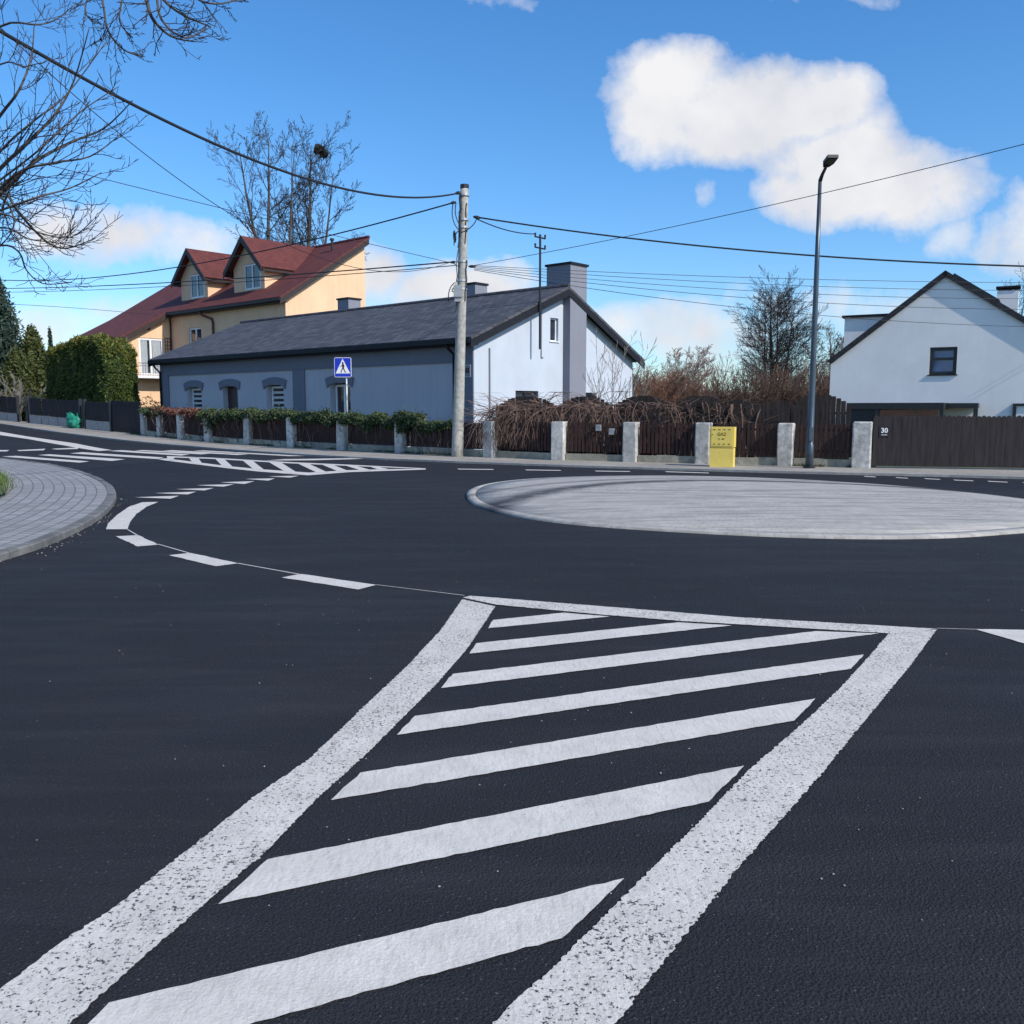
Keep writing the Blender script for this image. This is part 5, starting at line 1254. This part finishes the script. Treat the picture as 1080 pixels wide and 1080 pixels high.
def conifer(u, D, vt, wpx, mm, label, seed, n=9000, tip=1.0, s=0.10):
    b = gbase(u, D); zt = at(u, vt, D).z; H_ = zt - b.z; Rb = wpx / FPX * D; rg = random.Random(seed)
    t = thing('conifer_tree', label, 'tree', b); m = MB(); m.tube([b - Z * .2, b + Z * H_ * 0.96], [0.2, 0.03], 8); m.build('trunk', M['bark'], t)
    m = MB(); nb = int(n / 45)
    for k in range(nb):
        f = (k + rg.random()) / nb; f = f ** 0.8; z = b.z + H_ * (0.04 + 0.96 * f); a = k * 2.4 + rg.gauss(0, .3); L = Rb * (1 - f) ** tip * rg.uniform(0.8, 1.15) + 0.12; d = Vector((math.cos(a), math.sin(a), 0))
        for j in range(45):
            q = rg.random() ** 0.6; w = (1 - q) * 0.35 * L + 0.08
            p = Vector((b.x, b.y, z)) + d * L * q + Vector((rg.gauss(0, w * .6), rg.gauss(0, w * .6), rg.gauss(0, 0.10 + 0.02 * H_) - 0.22 * L * q + 0.12 * L * q * q)); leafq(m, p, rg.uniform(s * .6, s * 1.2), rg, -0.1, 1.8)
    m.build('crown', M[mm], t, uv=False)
conifer(-8, 60, 270, 60, 'spruce', 'tall blue-green spruce at the left edge behind the board fence', 61, 26000, 0.85, 0.12)
conifer(38, 60, 350, 19, 'conifer', 'smaller yellow-green conifer between the spruce and the hedge', 62, 12000, 0.55, 0.09)
conifer(20, 58, 372, 19, 'conifer', 'low dark conifer directly in front of the spruce', 63, 8000, 0.5, 0.09)
conifer(57, 118, 348, 3, 'spruce', 'tiny distant conifer tip above the brown hipped roof', 64, 2000, 0.9, 0.12)
shrub(8, 57, 3.0, 1.7, (M['bark_pale'], M['bark_pale']), 'grey bare shrub behind the board fence below the spruce', 71, None, 24)
# bush seen through the gap in the board fence
def bush(u, D, w, h, mm, label, seed, n=1500):
    b = gbase(u, D); rg = random.Random(seed); t = thing('garden_bush', label, 'bush', b); m = MB()
    for k in range(n):
        a = rg.uniform(0, 6.28); ph = rg.random() ** .5; p = b + Vector((math.cos(a) * w * ph, math.sin(a) * w * ph, h * rg.random() * (1 - ph * .5))); leafq(m, p, rg.uniform(.03, .07), rg)
    m.build('leaves', M[mm], t, uv=False)
bush(25.5, 60, 0.8, 1.5, 'conifer', 'yellow-green bush in the gap of the board fence', 81)
bush(157, 52, 1.2, 2.0, 'ivy', 'dark bush beside the lower wall of the peach house', 82, 1500)

# ivy over the fence
def ivy(parts, label, seed, mm='ivy'):
    rg = random.Random(seed); a0 = onfence(parts[0][0], 450); t = thing('ivy', label, 'ivy', Vector((a0.x, a0.y, terr(a0.x, a0.y))), 'ivy plants growing over the picket fence'); m = MB(); st = MB()
    for (u0, u1, zt, drop, n) in parts:
        for side in range(2): pass
        ea, eb = fe_(u0), fe_(u1)
        for k in range(n):
            x = rg.uniform(ea, eb); tt = 0.16 * noise.noise(Vector((x * 1.6, 0, seed))) + 0.08 * noise.noise(Vector((x * 5, 3, seed))); dd = drop * (0.75 + 0.9 * noise.noise(Vector((x * 1.3, 7, seed))))
            q = rg.random() ** 1.5; z = zt + tt - q * max(0.12, dd) + rg.gauss(0, .03); y = rg.gauss(-0.06, 0.10) - (0.10 if q > .2 else 0)
            if rg.random() < .04: z += rg.uniform(0, .16)
            p = P518 + E * x + N * (y); p.z = terr(p.x, p.y) + z; s = rg.uniform(0.025, 0.055)
            d = Vector((rg.gauss(0, .6), rg.gauss(0, .6) - .6, rg.gauss(0, .5) + .5)).normalized(); b = d.orthogonal().normalized(); b.rotate(Matrix.Rotation(rg.uniform(0, 6.28), 3, d)); c_ = d.cross(b)
            m.poly([p - b * s, p - b * s * .3 + c_ * s * .8, p + b * s * 1.1, p - b * s * .3 - c_ * s * .8])
        for k in range(max(3, int(abs(eb - ea) * 4))):
            x = rg.uniform(ea, eb); p = P518 + E * x - N * 0.06; zz_ = terr(p.x, p.y); pts = [Vector((p.x, p.y, zz_ + 0.1))]
            for j in range(6): pts.append(pts[-1] + Vector((rg.gauss(0, .1), rg.gauss(0, .02), (zt - 0.15) / 6)))
            st.tube(pts, 0.012, 4, cap=False)
    m.build('leaves', M[mm], t, uv=False); st.build('stems', M['vine'], t, uv=False)
def fe_(u): p = onfence(u, 450); return (p - P518).dot(E)
ivy([(177, 154, 1.36, 0.35, 1500)], 'green ivy tuft on the first two pillars of the picket fence', 1)
ivy([(214, 166, 1.38, 0.28, 2600)], 'reddish brown creeper on the short panels of the picket fence', 2, 'ivy_red')
ivy([(258, 214, 1.40, 0.38, 3600), (229, 221, 1.25, 1.0, 700)], 'green ivy spilling over the pillar below the brown door', 3)
ivy([(315, 256, 1.45, 0.42, 4500)], 'green ivy on the panels below the blinds window', 4)
ivy([(372, 312, 1.36, 0.40, 4600)], 'green ivy along the panels left of the crossing sign', 5)
ivy([(430, 366, 1.30, 0.40, 4600)], 'green ivy along the panel right of the crossing sign', 6)
ivy([(447, 424, 1.38, 0.85, 4200), (478, 443, 1.12, 0.35, 1400)], 'thick dark ivy clump hanging down beside the utility pole', 7)

# dry vines over the tall plank fence
def vines(u0, u1, n, zt, label, seed, drop=1.0):
    rg = random.Random(seed); a = onp(u0, 470, TB, FD); b = onp(u1, 470, TB, FD); a.z = b.z = 0; L = (b - a).length; t = thing('dry_vine', label, 'vine', a, 'dry vines tangled over the plank fence'); fn = Vector((FD.y, -FD.x, 0)); m = MB()
    for k in range(n):
        x = rg.uniform(0, L); hum_ = 0.22 * abs(math.sin(math.pi * x / 2.05)); p = a + FD * x + fn * rg.uniform(0.0, 0.3); p.z = rg.uniform(zt - 0.62, zt - 0.08 + hum_ * .5); ty = rg.random(); r = rg.uniform(0.005, 0.013)
        if ty < 0.62:   # arching over and hanging in front
            d = Vector((rg.gauss(0, .6), 0, 0)) ; pts = [p]; v_ = FD * rg.gauss(0, 0.6) + fn * rg.uniform(0.2, 0.6) + Z * rg.uniform(0.0, 0.5); h = rg.uniform(0.5, 1.45) * drop
            for j in range(9):
                v_ = v_ * 0.86 + Z * -0.20 + FD * rg.gauss(0, .10); q = pts[-1] + v_ * (h / 7)
                off = (q - a).dot(fn)
                if off > 0.98: q = q - fn * (off - 0.98)
                if q.z < 0.28: break
                pts.append(q)
        else:           # running along the top
            v_ = FD * rg.choice((-1, 1)) + Z * rg.gauss(0, .3); pts = [p]
            for j in range(8): v_ = (v_ + Z * rg.gauss(-0.05, .25) + fn * rg.gauss(0, .12)).normalized(); q = pts[-1] + v_ * 0.16; q.z = min(q.z, zt + 0.34); pts.append(q)
        if len(pts) > 2: m.tube(pts, [r * (1 - .5 * i / len(pts)) for i in range(len(pts))], 3, cap=False)
    for k in range(4):
        x = L * (k + .5) / 4; p = a + FD * x + fn * .1; pts = [p]
        for j in range(6): pts.append(pts[-1] + Vector((rg.gauss(0, .08), rg.gauss(0, .03), zt / 6)))
        m.tube(pts, 0.025, 5)
    m.build('stems', M['vine'], t, uv=False)
vines(520, 588, 640, 1.72, 'densest dry brown vine beside the utility pole end of the fence', 91, 1.15)
vines(584, 648, 520, 1.74, 'dry vine hanging over the letterboxes', 92, 1.1)
vines(644, 712, 250, 1.76, 'dry vine arching left of the yellow cabinet pillar', 93, 0.8)
vines(706, 770, 90, 1.74, 'sparse dry vine directly behind the yellow cabinet', 94, 0.5)
vines(766, 800, 14, 1.70, 'last few bare vine strands right of the yellow cabinet', 95, 0.4)

# lawn patch at the left pavement
lawn_px = [(7, 509), (10, 518), (8, 528), (-20, 541), (-120, 560), (-200, 530), (-120, 498), (-20, 500)]
lw = [g(u, v).xy for u, v in lawn_px]
sheet('flower_bed_soil', [lw], M['dirt'], 0.155); 
def grass():
    rg = random.Random(2); m = MB(); xs = [p.x for p in lw]; ys = [p.y for p in lw]; n = 0
    def inside(x, y):
        c = False
        for i in range(len(lw)):
            a, b = lw[i], lw[i - 1]
            if (a.y > y) != (b.y > y) and x < (b.x - a.x) * (y - a.y) / (b.y - a.y) + a.x: c = not c
        return c
    while n < 9000:
        x = rg.uniform(min(xs), max(xs)); y = rg.uniform(min(ys), max(ys))
        if not inside(x + rg.gauss(0, .08), y + rg.gauss(0, .08)): n += 0.2; continue
        n += 1; z = 0.14; h = rg.uniform(0.05, 0.17); a = rg.uniform(0, 6.28); d = Vector((math.cos(a), math.sin(a), 0)) * 0.007; l = Vector((rg.gauss(0, .05), rg.gauss(0, .05), h)); p = Vector((x, y, z)); m.poly([p - d, p + d, p + l])
    o = m.build('grass', M['grass'], uv=False); o['kind'] = 'stuff'
grass()
def grit():
    rg = random.Random(77); m = MB()
    for k in range(420):
        if k < 260: D = rg.uniform(2.6, 12); c_ = Vector((rg.uniform(-.6, .6) * D, D, 0.0))
        else:
            i = rg.randrange(len(ed) - 1); q = ed[i].lerp(ed[i + 1], rg.random()); c_ = Vector((q.x + abs(rg.gauss(0, .12)), q.y - abs(rg.gauss(0, .05)), terr(q.x, q.y)))
        r_ = rg.uniform(0.002, 0.006) * (1 if k < 260 else 2.0); i0 = len(m.v)
        pts = [c_ + Vector((math.cos(a) * r_ * rg.uniform(.7, 1.3), math.sin(a) * r_ * rg.uniform(.7, 1.3), 0.005)) for a in (0, 1.25, 2.5, 3.8, 5.0)]
        for j in range(5): m.poly([pts[j], pts[(j + 1) % 5], c_ + Vector((0, 0, 0.005 + r_ * .8))])
    o = m.build('gravel', M['kerb'], uv=False); o['kind'] = 'stuff'
grit()
# dry weeds at the foot of the fences
def weeds():
    rg = random.Random(12); m = MB()
    def along(p0, p1, n, off):
        d = (p1 - p0); nn = Vector((d.y, -d.x, 0)).normalized()
        for k in range(n):
            c_ = p0 + d * rg.random() + nn * (off + abs(rg.gauss(0, .07)))
            if noise.noise(c_ * 0.9) < -0.05: continue
            z = terr(c_.x, c_.y) + 0.04
            for j in range(3): a = rg.uniform(0, 6.28); dd = Vector((math.cos(a), math.sin(a), 0)) * .006; p = Vector((c_.x, c_.y, z)); m.poly([p - dd, p + dd, p + Vector((rg.gauss(0, .04), rg.gauss(0, .04), rg.uniform(.03, .13)))])
    along(rp[0], rp[-1], 1500, 0.08); along(P518 + E * 24, Vector((P518.x, P518.y, 0)), 1800, 0.08)
    o = m.build('weeds', M['conifer'], uv=False); o['kind'] = 'stuff'
weeds()

# ================================================================ WORLD, SUN, CAMERA
SUN_D = Vector((0.775, -0.632, 0)).normalized(); EL = R(38)
sd_ = Vector((SUN_D.x * math.cos(EL), SUN_D.y * math.cos(EL), math.sin(EL)))
sl = bpy.data.lights.new('sun', 'SUN'); sl.energy = 4.5; sl.angle = R(0.53); sl.color = (1.0, 0.93, 0.83)
so = bpy.data.objects.new('sun', sl); COL.objects.link(so); so.rotation_euler = (-sd_).to_track_quat('-Z', 'Y').to_euler(); so.location = (20, -10, 30)
w = bpy.data.worlds.new('World'); sc.world = w; w.use_nodes = True; nt = w.node_tree; B = NB(nt); bgn = nt.nodes['Background']
sky = nt.nodes.new('ShaderNodeTexSky'); sky.sky_type = 'NISHITA'; sky.sun_disc = False; sky.sun_elevation = EL
sky.sun_rotation = math.atan2(SUN_D.x, SUN_D.y); sky.air_density = 1.0; sky.dust_density = 0.5; sky.ozone_density = 2.0; sky.altitude = 200
tc = B.tc('Generated'); sx = B.n('ShaderNodeSeparateXYZ'); B.l(tc, sx.inputs[0])
yy = B.math('MAXIMUM', sx.outputs[1], 0.02); px = B.math('DIVIDE', sx.outputs[0], yy); pz = B.math('DIVIDE', sx.outputs[2], yy)
cv = B.n('ShaderNodeCombineXYZ'); B.l(px, cv.inputs[0]); B.l(pz, cv.inputs[1])
nz = B.noise(cv.outputs[0], 7, 7, 0.55); nz2 = B.noise(B.mapv(cv.outputs[0], (1, 1, 1), (5, 3, 1)), 7, 7, 0.55)
dx_ = B.math('MULTIPLY', B.math('SUBTRACT', nz, 0.5), 0.14); dz_ = B.math('MULTIPLY', B.math('SUBTRACT', nz2, 0.5), 0.10)
qx = B.math('ADD', px, dx_); qz = B.math('ADD', pz, dz_)
blobs = [(715, 95, 78, 52, 1), (790, 118, 95, 58, 1), (850, 110, 75, 46, 1), (700, 130, 55, 42, 1), (885, 165, 75, 48, 1), (940, 195, 105, 44, 1), (885, 205, 72, 34, 1), (760, 145, 60, 40, 1),
         (70, 228, 60, 30, .75), (140, 246, 80, 32, .7), (205, 262, 60, 26, .6), (395, 293, 42, 30, .9), (505, 306, 62, 34, 1), (455, 300, 40, 24, .9), (330, 300, 60, 25, .6), (680, 345, 90, 30, .6), (720, 362, 80, 26, .6), (1080, 250, 40, 44, .6), (1010, 250, 30, 22, .35), (738, 210, 14, 10, .3), (525, 0, 40, 14, .3), (880, -6, 60, 10, .3), (430, 360, 250, 40, .45), (900, 330, 120, 26, .25), (60, 345, 90, 30, .35)]
acc = None
for u, v, ru, rv_, k in blobs:
    d = ray(u, v); cx_, cz_ = d.x / d.y, d.z / d.y; a = ru / FPX; b = rv_ / FPX
    ddx = B.math('DIVIDE', B.math('SUBTRACT', qx, cx_), a); ddz = B.math('DIVIDE', B.math('SUBTRACT', qz, cz_), b)
    r2 = B.math('ADD', B.math('MULTIPLY', ddx, ddx), B.math('MULTIPLY', ddz, ddz))
    val = B.math('MULTIPLY', B.math('SUBTRACT', 1.25, r2), k)
    acc = val if acc is None else B.math('SMOOTH_MAX', acc, val, 0.25)
val = B.math('ADD', acc, B.math('MULTIPLY', B.math('SUBTRACT', B.noise(cv.outputs[0], 20, 8, 0.62), 0.5), 1.5))
mask = B.ramp(val, [(0.0, 0.0), (0.40, 0.5), (0.95, 1.0)])
front = B.ramp(sx.outputs[1], [(0.1, 0.0), (0.3, 1.0)])
mask = B.math('MULTIPLY', mask, front)
gen = B.ramp(B.noise(B.mapv(tc, (1, 1, 2.5)), 2.6, 7, 0.55), [(0.54, 0.0), (0.66, 0.8)])
up_ = B.ramp(sx.outputs[2], [(0.05, 0.0), (0.2, 1.0)])
back = B.math('SUBTRACT', 1.0, B.ramp(sx.outputs[1], [(0.0, 0.0), (0.25, 1.0)])); gen = B.math('MULTIPLY', B.math('MULTIPLY', gen, back), up_)
mask = B.math('MAXIMUM', mask, gen)
shade = B.ramp(B.noise(cv.outputs[0], 9, 5, 0.5), [(0.3, (7.0, 7.2, 7.9)), (0.62, (9.0, 9.0, 9.2))])
hs = B.n('ShaderNodeHueSaturation'); hs.inputs['Saturation'].default_value = 1.27; hs.inputs['Value'].default_value = 1.72; B.l(sky.outputs[0], hs.inputs['Color'])
tint = B.mix(1.0, hs.outputs[0], B.ramp(sx.outputs[2], [(0.0, (0.70, 0.86, 1.10)), (0.10, (0.70, 0.87, 1.05)), (0.3, (0.76, 0.95, 1.08)), (0.6, (0.78, 0.97, 1.12))]), 'MULTIPLY')
colr = B.mix(mask, tint, shade)
B.l(colr, bgn.inputs[0]); bgn.inputs[1].default_value = 0.10

cam = bpy.data.cameras.new('camera'); co = bpy.data.objects.new('camera', cam); COL.objects.link(co); sc.camera = co
co.location = (0, 0, HC); co.rotation_euler = (math.pi / 2 - TH, 0, 0); cam.sensor_width = 36; cam.lens = 36 * FPX / 1080; cam.clip_end = 3000; cam.clip_start = 0.05
sc.view_settings.view_transform = 'Standard'; sc.view_settings.look = 'None'; sc.view_settings.exposure = 0; sc.view_settings.gamma = 1
sc.cycles.use_denoising = True; sc.cycles.max_bounces = 6
